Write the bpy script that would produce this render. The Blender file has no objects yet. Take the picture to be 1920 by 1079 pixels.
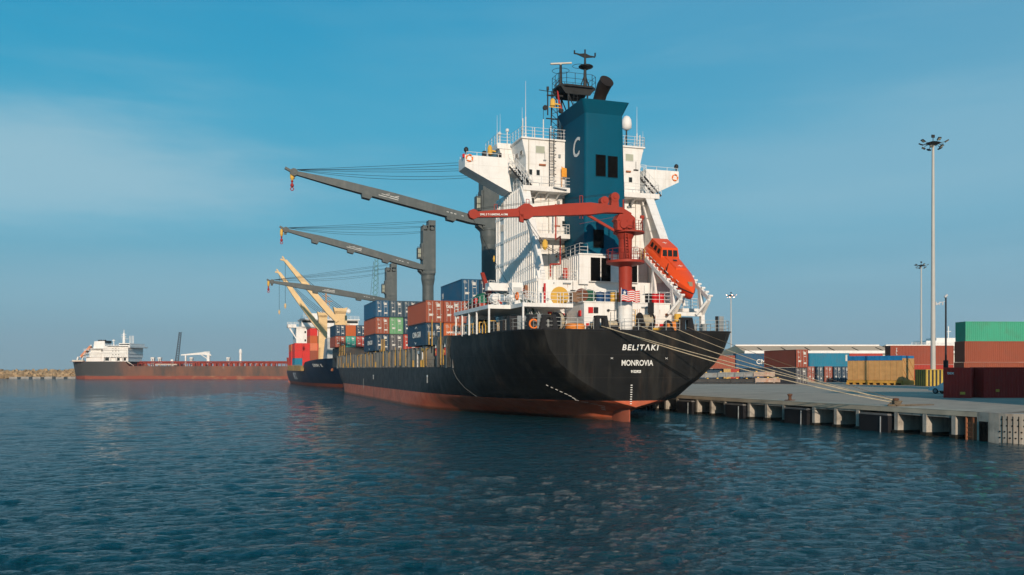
import bpy, math, random
import numpy as np
from mathutils import Vector, Matrix, Euler
random.seed(7); rng = np.random.default_rng(7)
R = math.radians
scene = bpy.context.scene
COL = scene.collection

# ------------------------------------------------------------------ camera
HCAM = 5.5
cd = bpy.data.cameras.new('camera'); cam = bpy.data.objects.new('camera', cd); COL.objects.link(cam)
cam.location = (0, 0, HCAM); cam.rotation_euler = (R(90), 0, 0)
cd.sensor_width = 36; cd.lens = 36*1650/1920; cd.shift_y = (691.8-539.5)/1920
cd.clip_start = 0.5; cd.clip_end = 20000
scene.camera = cam
scene.render.resolution_x, scene.render.resolution_y = 1024, 575
# ------------------------------------------------------------------ light
TH = 0.319                                     # the ships lie 18.3 degrees off the view direction
SN, CS = math.sin(TH), math.cos(TH)
SX, SY = 12.105, 90.778
def world(v, u, z=0): return Vector((SX+v*CS-u*SN, SY+v*SN+u*CS, z))
AZ, EL = R(-12), R(15)
hx, hy = math.sin(AZ), -math.cos(AZ)
sun_dir = Vector(((hx*CS-hy*SN)*math.cos(EL), (hx*SN+hy*CS)*math.cos(EL), math.sin(EL)))
sl = bpy.data.lights.new('sun', 'SUN'); sun = bpy.data.objects.new('sun', sl); COL.objects.link(sun)
sl.energy = 3.8; sl.angle = R(0.6); sl.color = (1.0, 0.83, 0.66)
sun.rotation_euler = sun_dir.to_track_quat('Z', 'Y').to_euler(); sun.location = (60, -60, 60)
scene.view_settings.view_transform = 'Standard'; scene.view_settings.look = 'None'
scene.view_settings.exposure = 0; scene.view_settings.gamma = 1
scene.render.engine = 'CYCLES'

def lin(r, g, b):
    f = lambda c: (c/255)/12.92 if c/255 <= .04045 else ((c/255+.055)/1.055)**2.4
    return (f(r), f(g), f(b), 1)
wd = bpy.data.worlds.new('World'); scene.world = wd; wd.use_nodes = True
nt = wd.node_tree; N = nt.nodes; LK = nt.links; N.clear()
out = N.new('ShaderNodeOutputWorld'); bg = N.new('ShaderNodeBackground'); LK.new(bg.outputs[0], out.inputs[0])
tc = N.new('ShaderNodeTexCoord'); sep = N.new('ShaderNodeSeparateXYZ'); LK.new(tc.outputs['Generated'], sep.inputs[0])
rmp = N.new('ShaderNodeValToRGB'); LK.new(sep.outputs['Z'], rmp.inputs[0])
cr = rmp.color_ramp
stops = [(0.0, lin(128, 158, 172)), (.03, lin(125, 160, 177)), (.09, lin(116, 166, 187)), (.16, lin(88, 166, 194)),
         (.26, lin(56, 159, 195)), (.38, lin(38, 147, 189)), (1.0, lin(14, 84, 128))]
while len(cr.elements) < len(stops): cr.elements.new(.5)
for e, (p, c) in zip(cr.elements, stops): e.position = p; e.color = c
sky = N.new('ShaderNodeTexSky'); sky.sky_type = 'NISHITA'; sky.sun_disc = False
sky.sun_elevation = EL; sky.sun_rotation = math.atan2(sun_dir.x, sun_dir.y); sky.dust_density = 2.0
skm = N.new('ShaderNodeVectorMath'); skm.operation = 'SCALE'; skm.inputs['Scale'].default_value = 0.10
LK.new(sky.outputs[0], skm.inputs[0])
mx0 = N.new('ShaderNodeMix'); mx0.data_type = 'RGBA'; mx0.inputs[0].default_value = 0.04
LK.new(rmp.outputs[0], mx0.inputs[6]); LK.new(skm.outputs[0], mx0.inputs[7])
# thin high cloud
def wisp(scale, rot, sc3, lo, hi, amt, prev, col, seed):
    mp = N.new('ShaderNodeMapping'); mp.inputs['Rotation'].default_value = rot; mp.inputs['Scale'].default_value = sc3
    mp.inputs['Location'].default_value = (seed, seed*.7, 0)
    LK.new(tc.outputs['Generated'], mp.inputs[0])
    no = N.new('ShaderNodeTexNoise'); no.inputs['Scale'].default_value = scale; no.inputs['Detail'].default_value = 6
    no.inputs['Roughness'].default_value = .55; no.inputs['Distortion'].default_value = .3; LK.new(mp.outputs[0], no.inputs[0])
    mr = N.new('ShaderNodeMapRange'); mr.interpolation_type = 'SMOOTHSTEP'
    mr.inputs[1].default_value = lo; mr.inputs[2].default_value = hi; mr.inputs[3].default_value = 0; mr.inputs[4].default_value = amt
    LK.new(no.outputs[0], mr.inputs[0])
    mx = N.new('ShaderNodeMix'); mx.data_type = 'RGBA'; LK.new(mr.outputs[0], mx.inputs[0])
    LK.new(prev, mx.inputs[6]); mx.inputs[7].default_value = col; return mx.outputs[2]
rt = N.new('ShaderNodeMapRange'); rt.inputs[1].default_value = -.05; rt.inputs[2].default_value = .55; rt.inputs[4].default_value = .42; LK.new(sep.outputs['X'], rt.inputs[0])
mxr = N.new('ShaderNodeMix'); mxr.data_type = 'RGBA'; LK.new(rt.outputs[0], mxr.inputs[0]); LK.new(mx0.outputs[2], mxr.inputs[6]); mxr.inputs[7].default_value = lin(136, 170, 190)
def bank(d, sc3, rot, amt, prev, col):
    # one soft bank of thin cloud lying round the direction d
    sb_ = N.new('ShaderNodeVectorMath'); sb_.operation = 'SUBTRACT'; LK.new(tc.outputs['Generated'], sb_.inputs[0]); sb_.inputs[1].default_value = d
    mp = N.new('ShaderNodeMapping'); mp.inputs['Rotation'].default_value = rot; mp.inputs['Scale'].default_value = sc3; LK.new(sb_.outputs[0], mp.inputs[0])
    no = N.new('ShaderNodeTexNoise'); no.inputs['Scale'].default_value = .9; no.inputs['Detail'].default_value = 7; no.inputs['Roughness'].default_value = .6; LK.new(mp.outputs[0], no.inputs[0])
    ln_ = N.new('ShaderNodeVectorMath'); ln_.operation = 'LENGTH'; LK.new(mp.outputs[0], ln_.inputs[0])
    ad_ = N.new('ShaderNodeMath'); ad_.operation = 'MULTIPLY_ADD'; LK.new(no.outputs[0], ad_.inputs[0]); ad_.inputs[1].default_value = -1.3; LK.new(ln_.outputs['Value'], ad_.inputs[2])
    mr = N.new('ShaderNodeMapRange'); mr.interpolation_type = 'SMOOTHERSTEP'; mr.inputs[1].default_value = .45; mr.inputs[2].default_value = -.55; mr.inputs[4].default_value = amt; LK.new(ad_.outputs[0], mr.inputs[0])
    mx = N.new('ShaderNodeMix'); mx.data_type = 'RGBA'; LK.new(mr.outputs[0], mx.inputs[0]); LK.new(prev, mx.inputs[6]); mx.inputs[7].default_value = col; return mx.outputs[2]
c0 = bank((-.47, .85, .205), (2.6, 1.5, 13), (0, R(13), 0), 1.0, mxr.outputs[2], lin(142, 184, 202))
c0 = bank((-.30, .93, .09), (2.2, 1.5, 20), (0, R(3), 0), .35, c0, lin(140, 178, 195))
c0 = bank((.45, .85, .22), (2.2, 1.3, 10), (0, R(-10), 0), .45, c0, lin(142, 182, 201))
c1 = wisp(1.1, (0, R(12), 0), (1, .6, 4.0), .46, .80, .35, c0, lin(132, 180, 200), 3.1)
c2 = wisp(4.0, (0, R(-8), 0), (.6, .6, 4.5), .50, .85, .22, c1, lin(148, 186, 202), 7.7)
LK.new(c2, bg.inputs[0]); bg.inputs[1].default_value = 1.06

# ------------------------------------------------------------------ materials
_M = {}
def mat(name, col, rough=.6, metal=0, var=.12, vs=.6, dirt=None, dirt_amt=0, streak=0, dscale=.35, spec=.2, emit=0, bump=0, fine=0, seams=None):
    """painted / worn surface: colour with soft large variation, vertical run-off streaks and patchy stains"""
    if name in _M: return _M[name]
    m = bpy.data.materials.new(name); m.use_nodes = True; _M[name] = m
    n = m.node_tree.nodes; l = m.node_tree.links; b = n['Principled BSDF']
    b.inputs['Roughness'].default_value = rough; b.inputs['Metallic'].default_value = metal
    b.inputs['Specular IOR Level'].default_value = spec
    base = col if len(col) == 4 else (*col, 1)
    t = n.new('ShaderNodeTexCoord')
    no = n.new('ShaderNodeTexNoise'); no.inputs['Scale'].default_value = vs; no.inputs['Detail'].default_value = 7; no.inputs['Roughness'].default_value = .6
    l.new(t.outputs['Object'], no.inputs[0])
    mr = n.new('ShaderNodeMapRange'); mr.inputs[1].default_value = .3; mr.inputs[2].default_value = .7
    mr.inputs[3].default_value = 1-var; mr.inputs[4].default_value = 1+var; l.new(no.outputs[0], mr.inputs[0])
    sc = n.new('ShaderNodeVectorMath'); sc.operation = 'SCALE'; sc.inputs[0].default_value = base[:3]; l.new(mr.outputs[0], sc.inputs['Scale'])
    cur = sc.outputs[0]
    def over(cur, fac, c):
        mx = n.new('ShaderNodeMix'); mx.data_type = 'RGBA'; l.new(fac, mx.inputs[0]); l.new(cur, mx.inputs[6]); mx.inputs[7].default_value = (*c[:3], 1); return mx.outputs[2]
    if dirt is not None and dirt_amt:
        d = n.new('ShaderNodeTexNoise'); d.inputs['Scale'].default_value = dscale; d.inputs['Detail'].default_value = 10; d.inputs['Roughness'].default_value = .68
        l.new(t.outputs['Object'], d.inputs[0])
        r2 = n.new('ShaderNodeMapRange'); r2.inputs[1].default_value = .50; r2.inputs[2].default_value = .72; r2.inputs[4].default_value = dirt_amt
        l.new(d.outputs[0], r2.inputs[0]); cur = over(cur, r2.outputs[0], dirt)
    if streak:
        mp = n.new('ShaderNodeMapping'); mp.inputs['Scale'].default_value = (1.6, 1.6, .07); l.new(t.outputs['Object'], mp.inputs[0])
        s = n.new('ShaderNodeTexNoise'); s.inputs['Scale'].default_value = 1.1; s.inputs['Detail'].default_value = 8; s.inputs['Roughness'].default_value = .7
        l.new(mp.outputs[0], s.inputs[0])
        r3 = n.new('ShaderNodeMapRange'); r3.inputs[1].default_value = .52; r3.inputs[2].default_value = .78; r3.inputs[4].default_value = streak
        l.new(s.outputs[0], r3.inputs[0]); cur = over(cur, r3.outputs[0], dirt if dirt is not None else (.25, .2, .15))
    if seams:                                                    # welded plate or slab joints: (axes, width, height, line, strength, colour)
        ax_, bw_, bh_, ml_, am_, cc_ = seams; sx_ = n.new('ShaderNodeSeparateXYZ'); l.new(t.outputs['Object'], sx_.inputs[0]); cx_ = n.new('ShaderNodeCombineXYZ')
        l.new(sx_.outputs[ax_[0]], cx_.inputs[0]); l.new(sx_.outputs[ax_[1]], cx_.inputs[1])
        bt_ = n.new('ShaderNodeTexBrick'); l.new(cx_.outputs[0], bt_.inputs['Vector']); bt_.inputs['Scale'].default_value = 1; bt_.inputs['Brick Width'].default_value = bw_; bt_.inputs['Row Height'].default_value = bh_; bt_.inputs['Mortar Size'].default_value = ml_; bt_.inputs['Mortar Smooth'].default_value = .3
        fm_ = n.new('ShaderNodeMath'); fm_.operation = 'MULTIPLY'; l.new(bt_.outputs['Fac'], fm_.inputs[0]); fm_.inputs[1].default_value = am_; cur = over(cur, fm_.outputs[0], cc_)
    l.new(cur, b.inputs['Base Color'])
    if emit: b.inputs['Emission Color'].default_value = base; b.inputs['Emission Strength'].default_value = emit
    if bump:
        f = n.new('ShaderNodeTexNoise'); f.inputs['Scale'].default_value = fine or 3; f.inputs['Detail'].default_value = 8; l.new(t.outputs['Object'], f.inputs[0])
        bp = n.new('ShaderNodeBump'); bp.inputs['Strength'].default_value = bump; bp.inputs['Distance'].default_value = .05
        l.new(f.outputs[0], bp.inputs['Height']); l.new(bp.outputs[0], b.inputs['Normal'])
    return m
RUST = (.20, .075, .03)
GRIME = (.22, .19, .15)
white = mat('white_paint', (.80, .785, .75), .5, var=.05, dirt=(.42, .32, .22), dirt_amt=.25, streak=.42, dscale=.5, seams=((0,2),2.4,1.37,.022,.30,(.45,.42,.36)))
rail_m = mat('rail_white', (.68, .68, .66), .5, var=.08)
blackp = mat('black_fitting', (.018, .018, .02), .5, var=.3)
greyd = mat('deck_grey', (.16, .17, .16), .6, var=.25, dirt=RUST, dirt_amt=.3)
fitgrey = mat('fitting_grey', (.25, .28, .29), .5, var=.2, dirt=RUST, dirt_amt=.3, dscale=1.5)
crane_m = mat('crane_grey', (.085, .100, .100), .5, var=.12, dirt=(.28, .27, .24), dirt_amt=.18, streak=.22, dscale=1)
teal = mat('funnel_blue', (.001, .080, .135), .6, var=.05, dirt=(.004, .07, .11), dirt_amt=.5, streak=.2, spec=.08)
redp = mat('crane_red', (.36, .040, .022), .55, var=.10, dirt=(.25, .05, .03), dirt_amt=.4, streak=.25)
orange = mat('boat_orange', (.80, .085, .015), .35, var=.05, dirt=(.5, .06, .02), dirt_amt=.2)
orange2 = mat('buoy_orange', (.85, .20, .03), .5, var=.08)
yellow = mat('yellow_paint', (.72, .42, .07), .5, var=.15, dirt=RUST, dirt_amt=.3)
glass = mat('dark_glass', (.02, .025, .025), .15, var=.2)
glassl = mat('pale_window', (.40, .42, .33), .2, var=.1)
dark = mat('dark_grille', (.004, .004, .004), .8, var=.3, spec=.03)
redsq = mat('red_box', (.55, .02, .02), .4, var=.1)
rope_m = mat('rope', (.46, .38, .26), .85, var=.25, vs=4)
cable_m = mat('wire_cable', (.02, .022, .024), .5)
hookr = mat('hook_red', (.35, .03, .03), .5)
greenp = mat('green_tarp', (.01, .13, .07), .6, var=.2)
bluep = mat('drum_blue', (.01, .06, .16), .4, var=.15)
tan = mat('tan_window', (.30, .24, .16), .6)
lettering = mat('white_lettering', (.78, .77, .72), .6, var=.08, vs=3)
mastd = mat('mast_dark', (.022, .023, .023), .5, var=.2)
redd = mat('drum_red', (.60, .015, .02), .35, var=.1)
creamcrane = mat('cream_crane', (.72, .50, .25), .5, var=.08, dirt=(.4, .25, .12), dirt_amt=.25, streak=.2)
lifered = mat('cable_tray_green', (.10, .16, .14), .6, var=.2)

# ------------------------------------------------------------------ mesh builder
class MB:
    def __init__(s): s.v = []; s.f = []; s.mi = []; s.m = 0
    def add(s, vs, fs):
        o = len(s.v); s.v += [tuple(p) for p in vs]
        for f in fs: s.f.append([i+o for i in f]); s.mi.append(s.m)
        return s
    def box(s, x0, x1, y0, y1, z0, z1):
        return s.add([(x0,y0,z0),(x1,y0,z0),(x1,y1,z0),(x0,y1,z0),(x0,y0,z1),(x1,y0,z1),(x1,y1,z1),(x0,y1,z1)],
                     [(0,3,2,1),(4,5,6,7),(0,1,5,4),(1,2,6,5),(2,3,7,6),(3,0,4,7)])
    def bar(s, p, q, w=.05, h=None, up=(0,0,1)):
        p = Vector(p); q = Vector(q); d = q-p
        if d.length < 1e-6: return s
        d.normalize(); h = h or w; U = Vector(up)
        if abs(d.dot(U)) > .98: U = Vector((0,1,0))
        a = d.cross(U).normalized()*w/2; b = d.cross(a).normalized()*h/2
        vs = [p-a-b,p+a-b,p+a+b,p-a+b,q-a-b,q+a-b,q+a+b,q-a+b]
        return s.add(vs, [(0,1,2,3),(7,6,5,4),(0,4,5,1),(1,5,6,2),(2,6,7,3),(3,7,4,0)])
    def cyl(s, p, q, r, r2=None, n=12, cap=True):
        p = Vector(p); q = Vector(q); r2 = r if r2 is None else r2
        d = (q-p).normalized(); U = Vector((0,0,1)) if abs(d.z) < .95 else Vector((0,1,0))
        a = d.cross(U).normalized(); b = d.cross(a)
        vs = []
        for c, rr in ((p, r), (q, r2)):
            for i in range(n):
                t = 2*math.pi*i/n; vs.append(c+a*math.cos(t)*rr+b*math.sin(t)*rr)
        fs = [(i, (i+1) % n, n+(i+1) % n, n+i) for i in range(n)]
        if cap: fs += [tuple(range(n-1,-1,-1)), tuple(range(n, 2*n))]
        return s.add(vs, fs)
    def tube(s, pts, r, n=5):
        for a, b in zip(pts[:-1], pts[1:]): s.cyl(a, b, r, n=n)
        return s
    def prism(s, pts, a0, a1, ax='y'):
        """polygon in the plane across axis ax, pushed from a0 to a1"""
        f = {'y': lambda p, a: (p[0], a, p[1]), 'x': lambda p, a: (a, p[0], p[1]), 'z': lambda p, a: (p[0], p[1], a)}[ax]
        n = len(pts); vs = [f(p, a0) for p in pts]+[f(p, a1) for p in pts]
        fs = [tuple(range(n)), tuple(range(2*n-1, n-1, -1))]+[(i, i+n, (i+1) % n+n, (i+1) % n) for i in range(n)]
        return s.add(vs, fs)
    def ring(s, c, r, t, ax='y', n=20, m=6):
        vs = []; fs = []
        for i in range(n):
            A = 2*math.pi*i/n
            for j in range(m):
                B = 2*math.pi*j/m; rr = r+t*math.cos(B); h = t*math.sin(B)
                p = {'y': (rr*math.cos(A), h, rr*math.sin(A)), 'z': (rr*math.cos(A), rr*math.sin(A), h), 'x': (h, rr*math.cos(A), rr*math.sin(A))}[ax]
                vs.append((c[0]+p[0], c[1]+p[1], c[2]+p[2]))
                fs.append((i*m+j, ((i+1) % n)*m+j, ((i+1) % n)*m+(j+1) % m, i*m+(j+1) % m))
        return s.add(vs, fs)
    def lathe(s, prof, c=(0,0,0), n=16, ax='z'):
        vs = []
        for r, h in prof:
            for i in range(n):
                t = 2*math.pi*i/n; x, y = r*math.cos(t), r*math.sin(t)
                p = (x, y, h) if ax == 'z' else ((x, h, y) if ax == 'y' else (h, x, y))
                vs.append((c[0]+p[0], c[1]+p[1], c[2]+p[2]))
        fs = []
        for k in range(len(prof)-1):
            for i in range(n): fs.append((k*n+i, k*n+(i+1) % n, (k+1)*n+(i+1) % n, (k+1)*n+i))
        fs += [tuple(range(n)), tuple(range((len(prof)-1)*n, len(prof)*n))]
        return s.add(vs, fs)
    def loft(s, secs, closed=True, cap=True):
        n = len(secs[0]); vs = [p for q in secs for p in q]; fs = []
        for k in range(len(secs)-1):
            for i in range(n if closed else n-1): fs.append((k*n+i, k*n+(i+1) % n, (k+1)*n+(i+1) % n, (k+1)*n+i))
        if cap: fs += [tuple(range(n-1,-1,-1)), tuple(range((len(secs)-1)*n, len(secs)*n))]
        return s.add(vs, fs)
    def rail(s, pts, h=1.1, posts=1.6, r=.028, bars=3, mid=True):
        for a, b in zip(pts[:-1], pts[1:]):
            a = Vector(a); b = Vector(b); L = (b-a).length
            k = max(1, round(L/posts))
            for i in range(k+1):
                p = a.lerp(b, i/k); s.bar(p, p+Vector((0,0,h)), r*1.6)
            for j in range(bars):
                z = Vector((0,0,h*(j+1)/bars)); s.bar(a+z, b+z, r*1.15)
        return s
    def stairs(s, a, b, w=.7, n=None, side=Vector((1,0,0))):
        a = Vector(a); b = Vector(b); sd = Vector(side)*w/2; n = n or max(3, int(abs(b.z-a.z)/.25))
        for q in (-1, 1): s.bar(a+sd*q, b+sd*q, .07, .2)
        for i in range(1, n): p = a.lerp(b, i/n); s.bar(p-sd, p+sd, .2, .04)
        return s
    def build(s, name, mats, parent=None, smooth=None):
        me = bpy.data.meshes.new(name); me.from_pydata(s.v, [], s.f)
        mats = mats if isinstance(mats, (list, tuple)) else [mats]
        for m in mats: me.materials.append(m)
        if len(mats) > 1: me.polygons.foreach_set('material_index', s.mi)
        import bmesh
        bm = bmesh.new(); bm.from_mesh(me); bmesh.ops.recalc_face_normals(bm, faces=bm.faces); bm.to_mesh(me); bm.free()
        if smooth is not None:
            me.polygons.foreach_set('use_smooth', [True]*len(me.polygons)); me.set_sharp_from_angle(angle=R(smooth))
        o = bpy.data.objects.new(name, me); COL.objects.link(o)
        if parent: o.parent = parent
        return o
def tag(o, label=None, cat=None, group=None, kind=None):
    if label: o['label'] = label
    if cat: o['category'] = cat
    if group: o['group'] = group
    if kind: o['kind'] = kind
    return o
def empty(name, loc=(0,0,0), rz=0, label=None, cat=None, group=None):
    o = bpy.data.objects.new(name, None); COL.objects.link(o); o.location = loc; o.rotation_euler = (0,0,rz)
    return tag(o, label, cat, group)
def on_ship(name, v, u, z, label, cat, group=None, rz=0):
    return empty(name, world(v, u, z), TH+rz, label, cat, group)
def text(s, size, loc, rot, parent, name='lettering', m=None, shear=0, ext=.012, align='LEFT', bold=.0, width=1, space=1.0, dy=0, track=1.0):
    c = bpy.data.curves.new(name, 'FONT'); c.body = s; c.size = size; c.extrude = ext; c.shear = shear; c.align_x = align; c.offset = bold
    c.resolution_u = 3; c.space_line = space; c.space_character = track; c.offset_y = dy; c.materials.append(m or lettering)
    t0 = bpy.data.objects.new(name, c); COL.objects.link(t0); bpy.context.view_layer.update()
    me = bpy.data.meshes.new_from_object(t0.evaluated_get(bpy.context.evaluated_depsgraph_get())); me.name = name
    bpy.data.objects.remove(t0); bpy.data.curves.remove(c)
    o = bpy.data.objects.new(name, me); COL.objects.link(o); o.location = loc; o.rotation_euler = rot; o.scale = (width,1,1)
    if parent: o.parent = parent
    return o
AFT = (R(90), 0, 0); PORT = (R(90), 0, R(-90))

# ------------------------------------------------------------------ water
def spaced(a, b, d0, k):
    r = [a]
    while r[-1] < b: r.append(r[-1]+max(d0, k*abs(r[-1])))
    return r
ys = np.array(spaced(16, 600, .085, .006)+spaced(606, 9000, 4, .03)); ys = np.concatenate([np.array([-600, -200, -60, -20, 0, 8]), ys])
xp = np.array(spaced(0, 64, .13, .0085)+spaced(66, 9000, 1, .05)); xs = np.concatenate([-xp[::-1][:-1], xp])
X, Y = np.meshgrid(xs, ys); dx = np.gradient(xs)[None, :]+0*X; dy = np.gradient(ys)[:, None]+0*X
Z = np.zeros_like(X)
wdir = R(-78)                                   # wind chop running roughly towards the quay corner
for i in range(170):
    lam = .24*(4.6/.24)**(rng.random()**1.25); th = wdir+rng.normal(0, .5); k = 2*math.pi/lam
    amp = .0046*lam**.90*(1 if lam < 1.2 else .55)
    kx, ky = math.cos(th), math.sin(th)
    sp = np.maximum(np.abs(dx*kx)*1.0, np.abs(dy*ky)*1.0)+1e-6
    g = np.clip((lam/sp-2.6)/2.5, 0, 1)
    ph = k*(X*kx+Y*ky)+rng.random()*6.28
    s_ = np.sin(ph); Z += g*amp*(s_-.30*np.cos(2*ph))
patch = .75+.35*np.sin(X*.045+1.3)*np.sin(Y*.03+.4+X*.01); Z *= patch
nr, nc = X.shape
verts = np.stack([X, Y, Z], -1).reshape(-1, 3)
idx = np.arange(nr*nc).reshape(nr, nc)
quads = np.stack([idx[:-1, :-1], idx[:-1, 1:], idx[1:, 1:], idx[1:, :-1]], -1).reshape(-1, 4)
me = bpy.data.meshes.new('sea'); me.vertices.add(len(verts)); me.vertices.foreach_set('co', verts.ravel().astype(np.float32))
me.loops.add(quads.size); me.loops.foreach_set('vertex_index', quads.ravel().astype(np.int32))
me.polygons.add(len(quads)); me.polygons.foreach_set('loop_start', np.arange(0, quads.size, 4, dtype=np.int32))
me.polygons.foreach_set('use_smooth', np.ones(len(quads), dtype=bool)); me.update(); me.validate()
sea = bpy.data.objects.new('sea_water', me); COL.objects.link(sea); tag(sea, kind='structure')
wm = bpy.data.materials.new('sea_water'); wm.use_nodes = True; n = wm.node_tree.nodes; l = wm.node_tree.links; b = n['Principled BSDF']
b.inputs['Base Color'].default_value = (.0008, .037, .050, 1); b.inputs['Roughness'].default_value = .07; b.inputs['IOR'].default_value = 1.333
b.inputs['Specular IOR Level'].default_value = .5
t = n.new('ShaderNodeTexCoord')
def wn(scale, rotz, sc, det, rough):
    mp = n.new('ShaderNodeMapping'); mp.inputs['Rotation'].default_value = (0, 0, rotz); mp.inputs['Scale'].default_value = sc; l.new(t.outputs['Object'], mp.inputs[0])
    q = n.new('ShaderNodeTexNoise'); q.inputs['Scale'].default_value = scale; q.inputs['Detail'].default_value = det; q.inputs['Roughness'].default_value = rough
    q.inputs['Distortion'].default_value = .4
    l.new(mp.outputs[0], q.inputs[0]); return q.outputs[0]
n1 = wn(6.5, R(12), (.5, 1, 1), 6, .6); n2 = wn(2.1, R(-15), (.55, 1, 1), 5, .55)
ad = n.new('ShaderNodeMath'); ad.operation = 'MULTIPLY_ADD'; l.new(n2, ad.inputs[0]); ad.inputs[1].default_value = 2.2; l.new(n1, ad.inputs[2])
bp = n.new('ShaderNodeBump'); bp.inputs['Strength'].default_value = 1.0; bp.inputs['Distance'].default_value = .17; l.new(ad.outputs[0], bp.inputs['Height']); l.new(bp.outputs[0], b.inputs['Normal'])
me.materials.append(wm)
sb = MB().box(-9000, 9000, -600, 9000, -13, -12).build('seabed_ground', mat('seabed', (.02, .04, .04), .9)); tag(sb, kind='structure')

# ------------------------------------------------------------------ the container ship: hull
ship = empty('container_ship', (SX, SY, 0), TH, 'large black container ship with red bottom and blue funnel, moored stern towards the viewer', 'ship')
ZL = [-1.5, 0, 1.0, 1.6, 2.25, 3.2, 4.4, 6.0, 7.5, 8.6, 9.35]
ST = [(-2.2, [0,0,0,.06,1.95,4.1,6.25,8.4,9.6,9.95,10.2]), (-1.5, [0,0,0,.5,3.0,5.2,7.2,9.2,10.3,10.75,11.0]),
 (1.7, [0,0,.1,1.6,5.7,7.4,9.0,10.6,11.6,12.0,12.2]), (5, [.2,1.2,3.0,5.6,8.2,9.4,10.6,11.6,12.3,12.5,12.65]),
 (9, [.8,3.0,5.4,7.9,9.9,10.9,11.7,12.3,12.8,12.95,13.05]), (14, [2.5,5.0,7.7,9.7,11.3,12.1,12.6,13.0,13.25,13.35,13.45]),
 (19, [4.6,6.8,9.3,10.9,12.1,12.7,13.1,13.45,13.65,13.75,13.8]), (24,[7,9,11,12.1,12.9,13.3,13.6,13.75,13.8,13.8,13.8]),
 (30,[10,11.3,12.4,13.0,13.4,13.65,13.8,13.8,13.8,13.8,13.8]), (37,[12.7,13.2,13.6,13.75,13.8,13.8,13.8,13.8,13.8,13.8,13.8]),
 (46,[13.8]*11), (112,[13.8]*11), (119,[13.0,13.5,13.6,13.65,13.7,13.8,13.8,13.8,13.8,13.8,13.8]),
 (126,[11.5,12,12.3,12.6,12.9,13.4,13.7,13.8,13.8,13.8,13.8]), (134,[8.5,9.2,9.7,10,10.6,11.6,12.5,13.2,13.6,13.7,13.8]),
 (142,[5,5.7,6.2,6.7,7.3,8.7,10,11.6,12.8,13.3,13.5]), (149,[2,2.7,3.2,3.6,4.2,5.6,7.2,9.3,11,11.8,12.2]),
 (154,[.2,.5,1,1.3,1.8,2.8,4.2,6.2,8,9,9.6]), (158,[0,0,.1,.2,.5,1.2,2,3.4,4.8,5.6,6.2]), (160.5,[0,0,0,0,0,.05,.2,.6,1.4,1.9,2.3])]
su_ = np.array([a for a, _ in ST]); sw_ = np.array([b for _, b in ST], float)
def hull_w(u, z):
    row = np.array([np.interp(u, su_, sw_[:, k]) for k in range(11)]); return float(np.interp(z, ZL, row))
def ztop(u): return float(np.interp(u, [-3, 19.7, 20.2, 20.6, 20.85, 21.0, 125, 134, 143, 161], [9.35, 9.35, 9.15, 8.5, 7.4, 5.72, 5.72, 7.0, 8.4, 9.2]))
def zbot(u): return float(np.interp(u, [-2.2, 1.7, 3.5, 5], [1.57, 1.25, .9, -1.5]))
us = sorted(set([-2.2, -1.85, -1.5, -1.0]+list(np.arange(-.5, 19.6, 1.0))+[19.7, 20.0, 20.2, 20.4, 20.6, 20.75, 20.85, 20.93, 21.0]+list(np.arange(22, 46, 2))+list(np.arange(46, 118, 6))+list(np.arange(118, 161, 2))+[160.5]))
zs = [-1.5, -.7, 0, .5, 1.0, 1.3, 1.6, 1.95, 2.25, 2.7, 3.2, 3.8, 4.4, 5.2, 6.0, 6.8, 7.5, 8.1, 8.6, 9.0, 9.35]
def shell_line(u, sgn):
    zt, zb = ztop(u), zbot(u); r = []
    wt = hull_w(u, zb)
    for z in zs:
        zz = min(max(z, zb), zt); w = hull_w(u, zz) if z > zb else 0
        w = w*min(1, max(0, (zz-zb)/.25)) if zb > -1.4 and z > zb else (w if z > zb else (wt if zb <= -1.4 else 0))
        tilt = (9.35-zz)*.085 if u < -1.4 else 0
        r.append((sgn*w, u+tilt*(1 if u < -2 else .5), zz))
    return r
hb = MB()
for sgn in (-1, 1):
    L = [shell_line(u, sgn) for u in us]; k = len(zs)
    vs = [p for q in L for p in q]; fs = []
    for a in range(len(us)-1):
        for j in range(k-1): fs.append((a*k+j, (a+1)*k+j, (a+1)*k+j+1, a*k+j+1))
    hb.add(vs, fs)
T0 = shell_line(us[0], -1); T1 = shell_line(us[0], 1); k = len(zs)
hb.add(T0+T1, [(j, k+j, k+j+1, j+1) for j in range(k-1)])
import bmesh
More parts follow.
